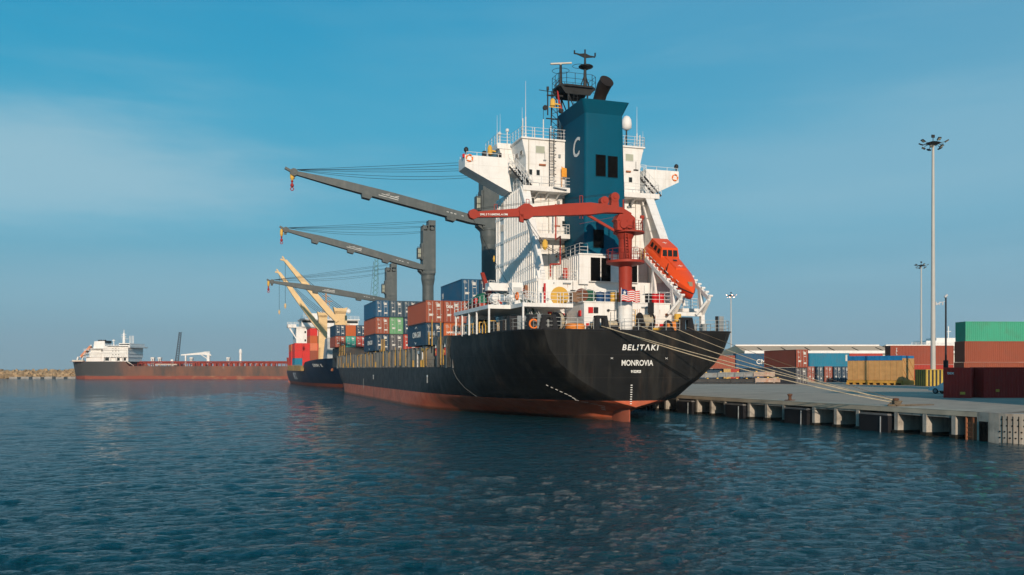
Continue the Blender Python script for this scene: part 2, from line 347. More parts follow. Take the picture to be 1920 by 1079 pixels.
def hull_material():
    m = bpy.data.materials.new('hull_paint'); m.use_nodes = True; n = m.node_tree.nodes; l = m.node_tree.links; b = n['Principled BSDF']; b.inputs['Specular IOR Level'].default_value = .25
    t = n.new('ShaderNodeTexCoord'); sp = n.new('ShaderNodeSeparateXYZ'); l.new(t.outputs['Object'], sp.inputs[0])
    def noise(scale, sc, det=8, ro=.65):
        mp = n.new('ShaderNodeMapping'); mp.inputs['Scale'].default_value = sc; l.new(t.outputs['Object'], mp.inputs[0])
        q = n.new('ShaderNodeTexNoise'); q.inputs['Scale'].default_value = scale; q.inputs['Detail'].default_value = det; q.inputs['Roughness'].default_value = ro; l.new(mp.outputs[0], q.inputs[0]); return q.outputs[0]
    def rng_(s, a, b_, c, d):
        r = n.new('ShaderNodeMapRange'); r.inputs[1].default_value = a; r.inputs[2].default_value = b_; r.inputs[3].default_value = c; r.inputs[4].default_value = d; l.new(s, r.inputs[0]); return r.outputs[0]
    def mix(f, a, c):
        x = n.new('ShaderNodeMix'); x.data_type = 'RGBA'; l.new(f, x.inputs[0])
        for s_, v in ((6, a), (7, c)):
            if isinstance(v, tuple): x.inputs[s_].default_value = (*v, 1)
            else: l.new(v, x.inputs[s_])
        return x.outputs[2]
    blk = mix(rng_(noise(.35, (1,1,1)), .35, .7, 0, 1), (.0060, .0060, .0060), (.0105, .0105, .0100))
    blk = mix(rng_(noise(.55, (1.2, 1.2, .06)), .50, .72, 0, .55), blk, (.050, .046, .038))      # run-off streaks
    blk = mix(rng_(noise(2.2, (1,1,.25)), .66, .76, 0, .28), blk, (.045, .042, .036))             # scuffs
    cxyz = n.new('ShaderNodeCombineXYZ'); l.new(sp.outputs[1], cxyz.inputs[0]); l.new(sp.outputs[2], cxyz.inputs[1])
    bk = n.new('ShaderNodeTexBrick'); l.new(cxyz.outputs[0], bk.inputs['Vector']); bk.inputs['Scale'].default_value = 1; bk.inputs['Brick Width'].default_value = 8; bk.inputs['Row Height'].default_value = 2.3; bk.inputs['Mortar Size'].default_value = .03; bk.inputs['Mortar Smooth'].default_value = .4
    blk = mix(rng_(bk.outputs['Fac'], 0, 1, 0, .5), blk, (.032, .031, .029))
    blk = mix(rng_(noise(1.1, (.35,.35,.05), 6, .7), .60, .74, 0, .38), blk, (.075, .045, .028))   # rust weeping from the scuppers
    red = mix(rng_(noise(.5, (1,1,1.5)), .35, .65, 0, 1), (.52, .10, .045), (.64, .17, .085))
    red = mix(rng_(noise(.22, (1,1,.5)), .52, .66, 0, .7), red, (.27, .09, .05))
    red = mix(rng_(noise(1.3, (.25,.25,2.5)), .60, .74, 0, .55), red, (.34, .20, .15))
    red = mix(rng_(sp.outputs[2], .22, .5, .75, 0), red, (.05, .035, .02))                       # weed at the waterline
    wob = n.new('ShaderNodeMath'); wob.operation = 'MULTIPLY_ADD'; l.new(noise(.8, (1,1,1), 3), wob.inputs[0]); wob.inputs[1].default_value = .06; l.new(sp.outputs[2], wob.inputs[2])
    l.new(mix(rng_(wob.outputs[0], 2.275, 2.29, 0, 1), red, blk), b.inputs['Base Color'])
    l.new(rng_(noise(.8, (1,1,1)), .3, .7, .38, .55), b.inputs['Roughness'])
    bp = n.new('ShaderNodeBump'); bp.inputs['Strength'].default_value = .25; bp.inputs['Distance'].default_value = .08
    l.new(noise(.45, (1,1,1.0), 2, .4), bp.inputs['Height']); l.new(bp.outputs[0], b.inputs['Normal'])
    return m
hullm = hull_material()
hull = hb.build('hull', hullm, ship, 40)
# decks of the hull
d = MB()
def deckplate(u0, u1, z, step=2):
    uu = list(np.arange(u0, u1, step))+[u1]
    for a, c in zip(uu[:-1], uu[1:]):
        wa, wc = hull_w(a, z)-.04, hull_w(c, z)-.04
        d.add([(-wa,a,z),(wa,a,z),(wc,c,z),(-wc,c,z)], [(0,1,2,3)])
deckplate(-2.1, 20.3, 9.25); deckplate(20.3, 132, 5.66, 4); deckplate(132, 160, 6.6, 3)
d.box(-13.6, 13.6, 20.2, 20.4, 5.6, 9.3)
d.build('deck', greyd, ship)
# black rubbing bar along the deck edge of the poop
b_ = MB()
pts = [(-hull_w(u, 9.3)-.02, u, 9.36) for u in [-2.2,-1.5,0,1.7,5,9,14,19.5]]
for a, c in zip(pts[:-1], pts[1:]): b_.bar(a, c, .16, .12)
b_.bar((-10.2,-2.22,9.36), (10.2,-2.22,9.36), .16, .12)
pts = [(-p[0], p[1], p[2]) for p in pts]
for a, c in zip(pts[:-1], pts[1:]): b_.bar(a, c, .16, .12)
b_.build('deck_edge_bar', blackp, ship)
# rudder, marks, weld line
rd = MB(); rd.loft([[(-.02+.0*s,-.1,z),(-.3,.9,z),(-.32,2.4,z),(0,5.4,z),(.32,2.4,z),(.3,.9,z)] for s, z in ((0,-1.5),(1,1.30))]); rd.bar((0,.02,-.5),(0,.02,1.3),.12)
rudm = mat('rudder_red', (.46, .13, .075), .5, var=.1, dirt=(.30,.08,.05), dirt_amt=.3, streak=.2)
rd.build('rudder', rudm, ship, 30)
def tu(z): return -2.2+(9.35-z)*.085-.03
lt = MB()
for i in range(9): z = 1.95+i*.235; lt.box(-.62-.09, -.62+.11, tu(z)-.02, tu(z)+.02, z-.035, z+.045)
lt.build('draught_marks', lettering, ship)
tl = R(90)+.085
text('BELITAKI'.replace('A', '\u039b'), .80, (-1.85, tu(7.45)-.03, 7.38), (tl,0,0), ship, 'ship_name', shear=.16, bold=.016, width=1.08, track=1.2)
text('MONROVIA', .80, (-1.85, tu(5.8)-.03, 5.82), (tl,0,0), ship, 'home_port', bold=.014, width=.83)
text('9152923', .36, (-.75, tu(5.1)-.03, 5.10), (tl,0,0), ship, 'registry_number', bold=.015, width=.9)
w_ = MB()                                        # small tug marks on the transom
for x in (-2.9, 3.2): 
    for k_ in (-1, 1): w_.bar((x-.13, tu(6.6)-.02, 6.55+.08*k_), (x+.13, tu(6.6)-.02, 6.55-.08*k_), .05, .03)
w_.build('tug_marks', lettering, ship)
# propeller warning dashes on the port quarter
pm = MB()
for i in range(13):
    f = i/12; z = 3.8-2.6*f; u = 1.9-1.0*math.sin(f*3.0)+1.0*f*f
    def hp(u, z): return Vector((-hull_w(u, z)-.03, u, z))
    a = hp(u+.06, z+.05); c = hp(u-.06, z-.06); pm.bar(a, c, .055, .03)
pm.build('warning_dashes', lettering, ship)
wl = MB(); pts = []
for i in range(15):
    f = i/14; u = 20.6-4.8*f**1.6; z = 5.6-3.6*f; pts.append((-hull_w(u, z)-.015, u, z))
wl.tube(pts, .012, 4); wl.build('weld_line', mat('mark_grey', (.30,.30,.28), .7), ship)
for (u, z0, z1) in ((77, 3.6, 4.2), (33.0, 3.6, 4.45)):
    wl = MB(); wl.box(-13.83, -13.80, u-.08, u+.08, z0, z1); wl.box(-13.83, -13.80, u-.3, u+.3, z1-.05, z1+.2); wl.build('tug_push_mark', lettering, ship)
wl = MB(); wl.box(-13.83,-13.80,88.6,88.68,1.7,3.6); wl.box(-13.83,-13.80,88.2,89.0,2.0,2.1)
for i in range(6): wl.box(-13.83, -13.80, 88.5, 88.8, 2.3+i*.2, 2.38+i*.2)
wl.build('load_line_mark', mat('mark_grey', (.42,.42,.40), .7), ship)

# ------------------------------------------------------------------ superstructure
DK = 26.0
def zfin(u): return 15.0+(u-5.4)*(26.2-15.0)/(10.9-5.4)
h = MB()
h.box(-8.05, 8.05, 12.0, 20.4, 15.0, DK)                         # accommodation tower
h.box(-8.05, 8.05, 5.4, 20.4, 9.2, 15.0)                         # lower house
for s in (-1, 1):                                                 # raked side screens
    a, c = (8.05*s-.28*s, 8.05*s)
    u0, zz0 = (5.4, 15.0) if s < 0 else (4.3, 16.4)
    h.prism([(12, 15.0), (5.4, 15.0), (u0, zz0), (10.65, DK-.3), (12, DK-.3)] if s > 0 else [(12, 15.0), (5.4, 15.0), (10.65, DK-.3), (12, DK-.3)], a, c, 'x')
    h.bar((8.05*s-.45*s, u0, zz0), (8.05*s-.45*s, 10.75, DK-.1), .9, .12)   # flange on the raked edge
    for i in range(6):
        z = 16.6+i*1.6; u = 5.4+(z-15)*.491; h.add([(7.78*s,u,z),(7.78*s,u+1.0,z+.1),(6.95*s,u+1.0,z+.1)], [(0,1,2)])
    h.bar((7.3*s, 6.3, 15.0), (7.3*s, 11.6, 25.4), .22, .22)
# stiffening ribs and deck bands of the outboard walls
for s in (-1, 1):
    x0, x1 = sorted((8.05*s, 8.18*s))
    u = 5.75
    while u < 20.4:
        zt = min(DK-.2, zfin(u)-.3) if u < 10.9 else DK-.2
        if 17.3 < u < 18.4: u += .62; continue
        h.box(x0, x1, u, u+.08, 9.3, zt); u += .62
    for z in (15.05, 17.95, 20.6, 23.55):
        ua = 5.4+(z-15)*.491+.15 if z > 15 else 5.4
        h.box(*sorted((8.05*s, 8.15*s)), ua, 20.4, z-.22, z+.12)
    h.bar((8.12*s, u0+.3, zz0), (8.12*s, 10.9, DK-.2), .16, .5)
# bridge block and wheelhouse
h.prism([(-7.16, DK), (7.16, DK), (7.16, 29.6), (7.62, 31.6), (-7.62, 31.6), (-7.16, 29.6)], 11.9, 16, 'y')
h.prism([(-8.5, 28.9), (8.5, 28.9), (9.0, 31.3), (-9.0, 31.3)], 16, 20.3, 'y')
h.box(-7.16, 7.16, 16, 20, DK, 28.9)
for s in (-1, 1): h.box(min(8.0*s, 7.1*s), max(8.0*s, 7.1*s), 13.8, 17, 28.2, 28.5)
h.box(-9.3, 9.3, 15.9, 21.2, 31.3, 31.95); h.box(-7.75, 7.75, 11.7, 15.9, 31.6, 31.78)
h.box(-8.05, 8.9, 10.3, 12.0, 25.45, DK)                          # bridge deck ledge
h.box(8.05, 8.9, 12.0, 19, 25.45, DK); h.box(-6.95, -2.5, 10.1, 12.0, 20.2, 20.7)
for x in (-7.4, -6.1, -4.8, -3.5, 3.2, 4.6, 6.0, 7.4): h.prism([(10.4, 25.45), (12, 25.45), (12, 24.75)], x-.03, x+.03, 'x')
for z in (17.85, 20.6, 23.5): h.box(-7.7, 7.7, 11.97, 12.0, z-.03, z+.05)   # weld seams
for x in (-5.9, -4.3, -2.9, 3.4, 5.2): h.box(x-.02, x+.02, 11.975, 12.0, 15, 25.4)
for x in (-6.8, -3.6, -2.0, 2.2, 4.2, 6.3): h.box(x-.02, x+.02, 5.375, 5.4, 9.3, 15)
house = h.build('superstructure', white, ship)
def window(v, u, z, w, hh, m=glass, face='aft', par=house):
    f = MB(); f.m = 0
    if face == 'aft':
        f.box(v-w/2-.06, v+w/2+.06, u-.05, u, z-hh/2-.06, z+hh/2+.06); f.m = 1; f.box(v-w/2, v+w/2, u-.062, u-.05, z-hh/2, z+hh/2)
    else:
        x = v; f.box(x-.05, x, u-w/2-.06, u+w/2+.06, z-hh/2-.06, z+hh/2+.06); f.m = 1; f.box(x-.062, x-.05, u-w/2, u+w/2, z-hh/2, z+hh/2)
    return f.build('window', [rail_m, m], par)
for q in ((-5.45,11.9,30.48,1.05,.78,glassl), (5.77,11.9,30.42,.95,.78,glassl), (-6.6,11.9,27.84,.36,.6), (-5.7,11.9,27.84,.38,.6), (5.9,11.9,27.8,.42,.58),
          (-6.35,12,25.02-.4,.40,.62,glass), (-2.5,12,24.75,.42,.62), (-5.45,12,19.5,.42,.62,tan), (-2.5,12,22.2,.42,.62), (6.0,12,22.3,.4,.6),
          (5.4,12,19.3,.4,.6), (-6.2,12,22.2,.4,.6), (5.9,12,24.8,.4,.6)): window(*q)
for z in (25.0-.1, 22.3):
    for u in (17.6, 18.1): window(-8.08, u, z, .18, .75, tan, 'port')
for u in (13.0, 14.6): window(-7.3, u, 30.4, .8, .8, glass, 'port')
for u in (17, 18.4, 19.6): window(-8.78, u, 30.4, .9, .8, glass, 'port')
dr = MB(); dr.box(-2.75, -2.0, 11.95, 12.0, 18.0, 19.9); dr.build('door', tan, house)
dr = MB(); dr.box(3.0, 3.7, 5.33, 5.4, 9.4, 11.3); dr.build('door', fitgrey, house)
# window shade strips, lamps and boxes
f = MB()
for (v, u, z, w) in ((-5.2, 11.85, 28.75, .8), (5.6, 11.85, 28.75, .6)): f.box(v-w/2, v+w/2, u-.15, u, z-.09, z+.09)
f.build('rusty_shade', mat('rust_paint', (.35,.13,.06), .7), house)
f = MB(); f.add([(-3.0,11.3,28.55),(-2.1,11.3,28.35),(-2.1,11.3,27.4),(-3.0,11.3,27.45)], [(0,1,2,3)]); f.box(-3.05,-2.98,11.28,11.34,26,28.6)
f.build('canvas_screen', mat('orange_canvas', (.80,.34,.04), .7), house)
dk = MB(); dk.cyl((-5.62, 5.4, 13.25), (-5.62, 5.28, 13.25), 1.02, n=40); dk.build('round_hatch_cover', mat('ochre_paint', (.62, .36, .06), .5, var=.06, dirt=(.4,.22,.05), dirt_amt=.2), house)
f = MB()
for (v, u, z, w) in ((-4.8, 5.35, 14.65, .9), (-5.0, 11.95, 18.55, .7), (2.0, .45, 11.9, .8), (-6.3, 5.35, 14.65, .05)): f.box(v-w/2, v+w/2, u-.16, u, z-.06, z+.06)
f.build('lamp_fitting', fitgrey, house)
# wings
def wing(s, inner):
    w = MB(); P_ = [(-13.65*s, 29.85), (-13.65*s, 28.5), (-8.35*s, DK-.05), (-8.06*s, DK-.05), (-inner*s, 28.2), (-inner*s, 29.85)]
    w.prism(P_, 14.3, 17.1, 'y')
    w.rail([(-13.5*s, 14.35, 29.85), (-inner*s, 14.35, 29.85)], .38, 1.3, .03, 1); w.rail([(-13.5*s, 14.35, 29.85), (-13.5*s, 17, 29.85)], .38, 1.3, .03, 1)
    w.rail([(-inner*s, 14.35, 29.85), (-7.7*s, 14.35, 29.85)], .45, 1, .04, 2)
    w.bar((-13.6*s, 14.27, 28.9), (-12.4*s, 14.27, 29.3), .04)
    o = w.build('bridge_wing', white, ship)
    l = MB(); l.cyl((-13.45*s, 14.6, 29.9), (-13.45*s, 14.6, 30.25), .07, n=8); l.lathe([(.12,-.28),(.26,-.15),(.27,.1),(.12,.28)], (-13.45*s, 14.55, 30.5), 12); l.build('search_light', mastd, o)
    if s > 0:
        l = MB(); l.cyl((-13.7, 14.7, 29.6), (-13.7, 14.7, 30.0), .16, n=10); l.build('navigation_light', redsq, o)
wing(1, 8.4); wing(-1, 9.2)
eq = MB(); eq.lathe([(.1,0),(.3,.1),(.27,.9),(.12,1.15)], (-10.3, 15.6, 30.35), 10); eq.bar((-10.1,15.6,30.9),(-9.6,15.6,30.8),.15)
eq.m = 1; eq.box(-11.1, -9.0, 15.3, 15.9, 29.95, 30.1); eq.box(-11.2,-10.85,15.2,15.9,30.0,30.7); eq.box(-9.4,-9.0,15.2,15.9,30.0,30.6)
eq.build('deck_crane_light', [yellow, blackp], ship)
# railings of the superstructure
r = MB()
r.rail([(-7.3, 10.35, DK), (8.8, 10.35, DK), (8.85, 19, DK)], 1.1, 1.5); r.rail([(-7.95,10.35,DK),(-7.95,14,DK)], 1.1, 1.3)
r.rail([(-6.9, 10.15, 20.7), (-2.55, 10.15, 20.7), (-2.55, 12, 20.7)], 1.1, 1.1); r.rail([(-7.7,5.45,15.0),(-3.6,5.45,15.0)], 1.1, 1.2, bars=3)
r.rail([(-7.7, 11.8, 31.78), (7.7, 11.8, 31.78)], 1.15, 1.3); r.rail([(-9.2,16,31.95),(-9.2,21,31.95)], 1.15, 1.4); r.rail([(-9.2,16,31.95),(-7.7,16,31.95),(-7.7,11.8,31.78)], 1.1, 1.2)
r.rail([(9.2,21,31.95),(9.2,16,31.95),(7.7,16,31.9),(7.7,11.8,31.78)], 1.15, 1.4)
r.rail([(-3.45,11.5,17.9),(-3.45,5.05,17.9),(-2.5,5.05,17.9)], 1.1, 1.2, r=.035); r.rail([(3.45,5.05,17.9),(3.45,11.5,17.9)], 1.1, 1.2)
r.rail([(4.2,11.05,18.6),(7.4,11.2,18.6)], 1.1, 1.0); r.rail([(3.8,10.6,22.0),(6.0,10.6,22.0)], 1.0, .9)
r.build('railing', rail_m, ship)
# bridge stairs, mid stairs
def stairs(a, b, w, m=lifered, rails=True, side=(1,0,0)):
    s = MB(); s.stairs(a, b, w, side=side); o = s.build('stairs', m, ship)
    if rails:
        q = MB(); A = Vector(a); B = Vector(b); k = max(2, int((B-A).length/.9)); sd = Vector(side)*w/2
        for t_ in (-1, 1):
            for i in range(k+1): p = A.lerp(B, i/k)+sd*t_; q.bar(p, p+Vector((0,0,1.0)), .05)
            for hh in (.5, 1.0): q.bar(A+sd*t_+Vector((0,0,hh)), B+sd*t_+Vector((0,0,hh)), .05)
        q.build('handrail', rail_m, o)
    return o
stairs((-8.3, 13.2, 28.6), (-7.2, 10.8, DK), .8, blackp); stairs((7.5, 12.4, 28.5), (9.3, 11.4, DK), .8, blackp)
stairs((-10.6, 12.5, 14.4), (-9.2, 3.2, 12.15), .8); stairs((-9.9, 3.6, 12.1), (-9.2, 1.8, 9.3), .8)
ld = MB(); ld.box(-11.6, -8.2, 11.8, 13.2, 14.3, 14.42); ld.m = 1; ld.rail([(-11.5,13.1,14.4),(-11.5,11.9,14.4),(-10.9,11.9,14.4)], 1.0, .5, .035, 4); ld.build('stair_landing', [white, rail_m], ship)
# pipes on the aft wall
pp = MB(); pp.tube([(-4.3, 9.9, 24), (-4.3, 9.9, 20.0), (-4.9, 7, 19.9), (-4.9, 7, 16.9), (-6.2, 6.6, 16.8), (-6.2, 6.6, 15.4)], .09, 8); pp.tube([(-3.9,8,15.5),(-3.9,8,16.6)], .28, 8)
pp.tube([(-3.6,5.3,11.6),(-2.9+-.1,5.3,11.6),(-3.0,5.3,9.4)], .06, 6); pp.build('fire_main_pipe', mat('pipe_red', (.42,.05,.03), .5), ship)
pg = MB()
for x in (-1.6+5.1, 6.6, 4.1): pg.tube([(x,11.9,15.2),(x,11.9,25.3)], .04, 5)
pg.tube([(-4.4, 11.85, 15.1),(-4.4,11.85,25.2)], .05, 5); pg.tube([(-6.85,11.8,26),(-6.85,11.8,31.5)], .045, 5)
pg.build('conduit', mat('conduit_grey', (.50,.47,.40), .6), ship)
# ladder with safety cage
lc = MB(); 
for x in (-4.38, -3.83): lc.bar((x, 11.7, 26), (x, 11.7, 32.9), .07)
z = 26.2
while z < 32.8: lc.bar((-4.38, 11.7, z), (-3.83, 11.7, z), .035); z += .3
z = 26.9
while z < 33.2:
    P_ = [(-4.4, 11.7, z), (-4.5, 11.3, z), (-4.1, 11.0, z), (-3.7, 11.3, z), (-3.8, 11.7, z)]
    for a, c in zip(P_[:-1], P_[1:]): lc.bar(a, c, .04)
    z += .75
lc.build('caged_ladder', mastd, ship)
lc = MB(); lc.bar((-4.3,10.6,DK+.05),(-2.9,10.6,DK+.05),.1,.1); lc.bar((-4.5,10.1,25.9),(-2.9,10.1,25.7),.25,.08); lc.build('gangway_rail_piece', fitgrey, ship)
# casing and funnel
cs = MB(); cs.box(-3.5, 3.5, 5.0, 12.0, 14.9, 17.9); cs.box(-3.62,3.62,4.9,5.05,17.78,17.92)
u = 5.4
while u < 11.8: cs.box(-3.58, -3.5, u, u+.06, 15, 17.7); u += .55
cs.box(3.5, 7.7, 11.0, 12.0, 14.9, 18.6)
cs.box(-3.5,-2.4,5.0,5.2,14.6,14.9)
casing = cs.build('engine_casing', white, ship)
for a, c in ((-2.16, -1.06), (-.92, .16), (2.75, 3.35)):
    g = MB(); g.box(a, c, 4.93, 5.0, 14.98, 17.5)
    for i in range(12): zz = 15.1+i*.2; g.box(a+.04, c-.04, 4.90, 4.93, zz, zz+.06)
    g.build('louvre', dark, casing)
fn = MB()
def rrect(x0, x1, y0, y1, z, r=.35, n=4):
    P_ = []
    for cx, cy, a0 in ((x1-r, y1-r, 0), (x0+r, y1-r, 90), (x0+r, y0+r, 180), (x1-r, y0+r, 270)):
        for i in range(n+1): t = R(a0+90*i/n); P_.append((cx+r*math.cos(t), cy+r*math.sin(t), z))
    return P_
fn.loft([rrect(-2.42, 2.62, 6.0, 13.1, 17.9), rrect(-2.42, 2.40, 6.0, 12.9, 26), rrect(-2.40, 2.15, 6.0, 12.7, 33.4)])
fn.loft([rrect(-2.40, 2.15, 6.0, 12.7, 33.4), rrect(-2.95, 2.72, 5.45, 13.2, 34.75), rrect(-2.80, 2.57, 5.6, 13.05, 34.75), rrect(-2.5, 2.3, 6.0, 12.7, 34.4)])
funnel = fn.build('funnel', teal, ship, 35)
for a, c, z0, z1 in ((-1.15, .02, 26.55, 28.9), (.29, 1.46, 26.5, 28.85), (-1.45, -.2, 18.7, 20.7)):
    g = MB(); g.box(a-.05, c+.05, 5.93, 6.02, z0-.05, z1+.05); o = g.build('vent_frame', teal, funnel)
    g = MB(); g.box(a, c, 5.915, 5.93, z0, z1)
    g.build('vent_opening', dark, funnel)
text('C', 3.0, (-2.44, 9.55, 29.1), PORT, funnel, 'funnel_letter', shear=.12, bold=.02, width=.98)
ex = MB(); P_ = [(0, 8.2, 33.6), (.05, 8.0, 35.2), (.15, 7.5, 36.1), (.22, 6.9, 36.75), (.3, 6.25, 37.15)]
secs = []
for i, p in enumerate(P_):
    dd = (Vector(P_[min(i+1, 4)])-Vector(P_[max(i-1, 0)])).normalized(); a = Vector((1, 0, 0)); a = (a-dd*a.dot(dd)).normalized(); b2 = dd.cross(a)
    secs.append([tuple(Vector(p)+(a*math.cos(6.2832*j/24)+b2*math.sin(6.2832*j/24))*(.70 if i < 3 else .78)) for j in range(24)])
ex.loft(secs); p = Vector(P_[-1]); dd = (p-Vector(P_[-2])).normalized()
ex.cyl(p-dd*.1, p+dd*.02, .82, n=24); ex.cyl((.6,7.4,36.2),(.7,7.35,36.22),.1)
ex.build('exhaust_pipe', mat('soot_black', (.022,.016,.013), .65, var=.3), ship, 40)
ex = MB()
for x, y in ((1.3, 10), (-1.2, 10.5), (1.0, 11.8)): ex.cyl((x,y,33.8),(x,y,35.1),.2,n=10)
ex.build('small_exhaust', mat('copper_pipe', (.35,.16,.06), .5), ship, 40)
# masts
ms = MB(); pl = [(-2.7,13.2),(-1.9,12.6),(1.3,12.6),(2.0,13.2),(2.0,15.2),(1.3,15.9),(-1.9,15.9),(-2.7,15.2)]
ms.prism(pl, 38.4, 38.62, 'z')
for y_ in (12.9, 15.5): ms.prism([(-2.5,38.4),(1.8,38.4),(1.2,37.6),(-1.9,37.6)], y_, y_+.12, 'y')
for x, y in ((-1.6, 13), (-1.6, 15.2), (1.0, 13), (1.0, 15.2)):
    ms.bar((x*.95-.05, y, 38.0), (x*.75-.1, y, 32), .16); ms.bar((x*.95, y, 37.6), (-.3-x*.4, y, 33.4), .1)
for z in (33.6, 35.4): 
    for y in (13, 15.2): ms.bar((-1.5, y, z), (1.0, y, z), .08); ms.bar((-1.5,y,z),(1,y,z+1.7),.07)
ms.rail([(x, y, 38.65) for x, y in pl+[pl[0]]], 1.3, 1.1, .03, 2)
ms.cyl((-2.1, 14, 38.6), (-2.1, 14, 41.2), .22, .15, 8); ms.bar((-2.1,14,39.2),(-1.3,14,38.6),.1); ms.bar((-2.1,14,39.6),(-2.9,14,38.6),.1); ms.ring((-2.1,14,40.5), 1.0, .03, 'z', 20, 4)
ms.cyl((1.0, 14, 38.6), (1.0, 14, 42.9), .26, .10, 8); ms.bar((1.0,14,40.5),(.3,14,38.6),.1); ms.bar((1.0,14,40.5),(1.6,14,38.6),.1)
ms.lathe([(.15,-.35),(.85,-.05),(.88,.05),(.8,.12)], (1.1, 14, 41.3), 18); ms.ring((.2,14,41.3),.75,.03,'z',18,4)
ms.bar((-.35,14,42.75),(2.3,14,42.6),.13); ms.prism([(-.1,42.7),(1,42.35),(2.1,42.55),(1,42.9)], 13.93, 14.07,'y')
for x in (-.35, 1.0, 2.3): ms.cyl((x,14,42.7),(x,14,43.1 if x != 1.0 else 43.35),.1,n=6)
ms.bar((-2.6,14.3,38.0),(-4.7,14.3,38.1),.06); ms.bar((2,14,38.3),(2.8,14,38.4),.05); ms.bar((2,14,37.3),(2.7,14,37.3),.05); ms.bar((2.8,14,38.2),(2.8,14,38.9),.04)
for z in np.arange(33, 38.2, .35): ms.bar((-.9,12.9,z),(-.4,12.9,z),.03)
ms.bar((-.9,12.9,32.5),(-.9,12.9,38.3),.04); ms.bar((-.4,12.9,32.5),(-.4,12.9,38.3),.04)
ms.build('radar_mast', mastd, ship)
sc_ = MB(); sc_.bar((-3.3, 14.2, 41.25), (-.8, 13.8, 41.5), .24, .16); sc_.cyl((-2.1,14,41.1),(-2.1,14,41.3),.12); sc_.build('radar_scanner', mat('buff', (.55,.50,.42), .5), ship)
tk = MB(); tk.box(-2.2, -1.3, 13.6, 15.0, 31.8, 35.0); tk.m = 1; tk.box(-1.3, -1.05, 13.4, 14.8, 31.8, 35.2); tk.build('mast_trunk', [fitgrey, white], ship)
m2 = MB()
for x, y in ((-3.5, 13.6), (-2.3, 13.6), (-3.1, 14.8)): m2.bar((x, y, 31.8), (x*.4-1.85, 14, 38.0), .08)
for i in range(8):
    z = 32.2+i*.75; t_ = (z-31.8)/6.2; xa = -3.5+t_*.25; xb = -2.3-t_*.5; m2.bar((xa, 13.6, z), (xb, 13.6, z+.4), .05); m2.bar((xb, 13.6, z), (xa, 13.6, z+.7), .05); m2.bar((xa,13.6,z),(-3.0,14.7,z+.4),.05)
m2.bar((-3.9,13.8,37.4),(-1.9,13.8,37.5),.16); m2.bar((-4.0,13.8,34.7),(-2.0,13.8,34.7),.12); m2.bar((-3.8,13.8,35.1),(-3.8,13.8,38.0),.12); m2.cyl((-3.8,13.8,38),(-3.8,13.8,38.4),.15)
m2.cyl((-4.15,13.6,35.9),(-4.15,13.8,35.9),.3); m2.cyl((-2.2,13.5,35.7),(-2.2,13.8,35.7),.28); m2.bar((-4.3,13.9,31.9),(-4.3,13.9,36),.04)
m2.m = 1; m2.lathe([(.12,0),(.34,.15),(.3,.8),(.1,1.0)], (-3.3, 13.5, 36.0), 10); m2.bar((-3.2,13.4,36.4),(-2.4,13.4,36.3),.14); m2.bar((-3.8,13.4,35.95),(-2.4,13.4,35.95),.08)
m2.build('signal_mast', [mastd, yellow], ship)
fl = MB(); fl.add([(-2.75,13.5,38.0),(-2.6,13.5,37.9),(-2.3,13.6,36.6),(-2.1,13.45,35.9),(-2.5,13.6,35.8)], [(0,1,2,3,4)]); fl.build('signal_flag', hookr, ship)
an = MB()
for v, u, z0, z1, r0 in ((-6.63,13.5,31.8,38.7,.05), (-9.3,16,31.5,35.2,.04), (-7.4,12.5,31.8,35.3,.04), (7.8,14,31.8,37.2,.05), (8.6,14,31.8,34.3,.04), (-8.3,18,32,36,.03), (3.2,13,31.8,36.5,.03)):
    an.cyl((v,u,z0),(v,u,z0+(z1-z0)*.4),r0*1.6,n=6); an.cyl((v,u,z0+(z1-z0)*.4),(v,u,z1),r0*.8,r0*.3,6)
for v, u, z1 in ((-7.5,12,33.9), (-5.0,12,34.0), (-3.9+-.2,12,33.3), (-6.0,12.2,33.0), (7.2,12,33.2)): an.cyl((v,u,31.8),(v,u,z1),.07,n=6)
an.cyl((-8.9,16.3,31.9),(-8.9,16.3,32.9),.06,n=6); an.lathe([(.02,-.25),(.2,-.1),(.22,.1),(.02,.3)],(-8.9,16.3,33.1),10)
an.cyl((-7.95,16.3,31.9),(-7.95,16.3,33.5),.08,n=6); an.lathe([(.1,-.2),(.2,-.15),(.2,.15),(.1,.2)],(-7.95,16.3,33.6),8)
an.cyl((-6.63,13.5,31.8),(-6.63,13.5,33.0),.2,.07,8)
an.build('aerials', rail_m, ship)
dm = MB(); dm.cyl((6.4,14,31.7),(6.4,14,34.3),.10,n=8); dm.bar((6.0,14,32.2),(6.4,14,33.8),.06); dm.m = 1; dm.lathe([(.25,34.25),(.58,34.5),(.62,35.0),(.55,35.5),(.35,35.85),(.05,36.0)], (6.43,14,0), 20); dm.build('satellite_dome', [mastd, white], ship, 50)
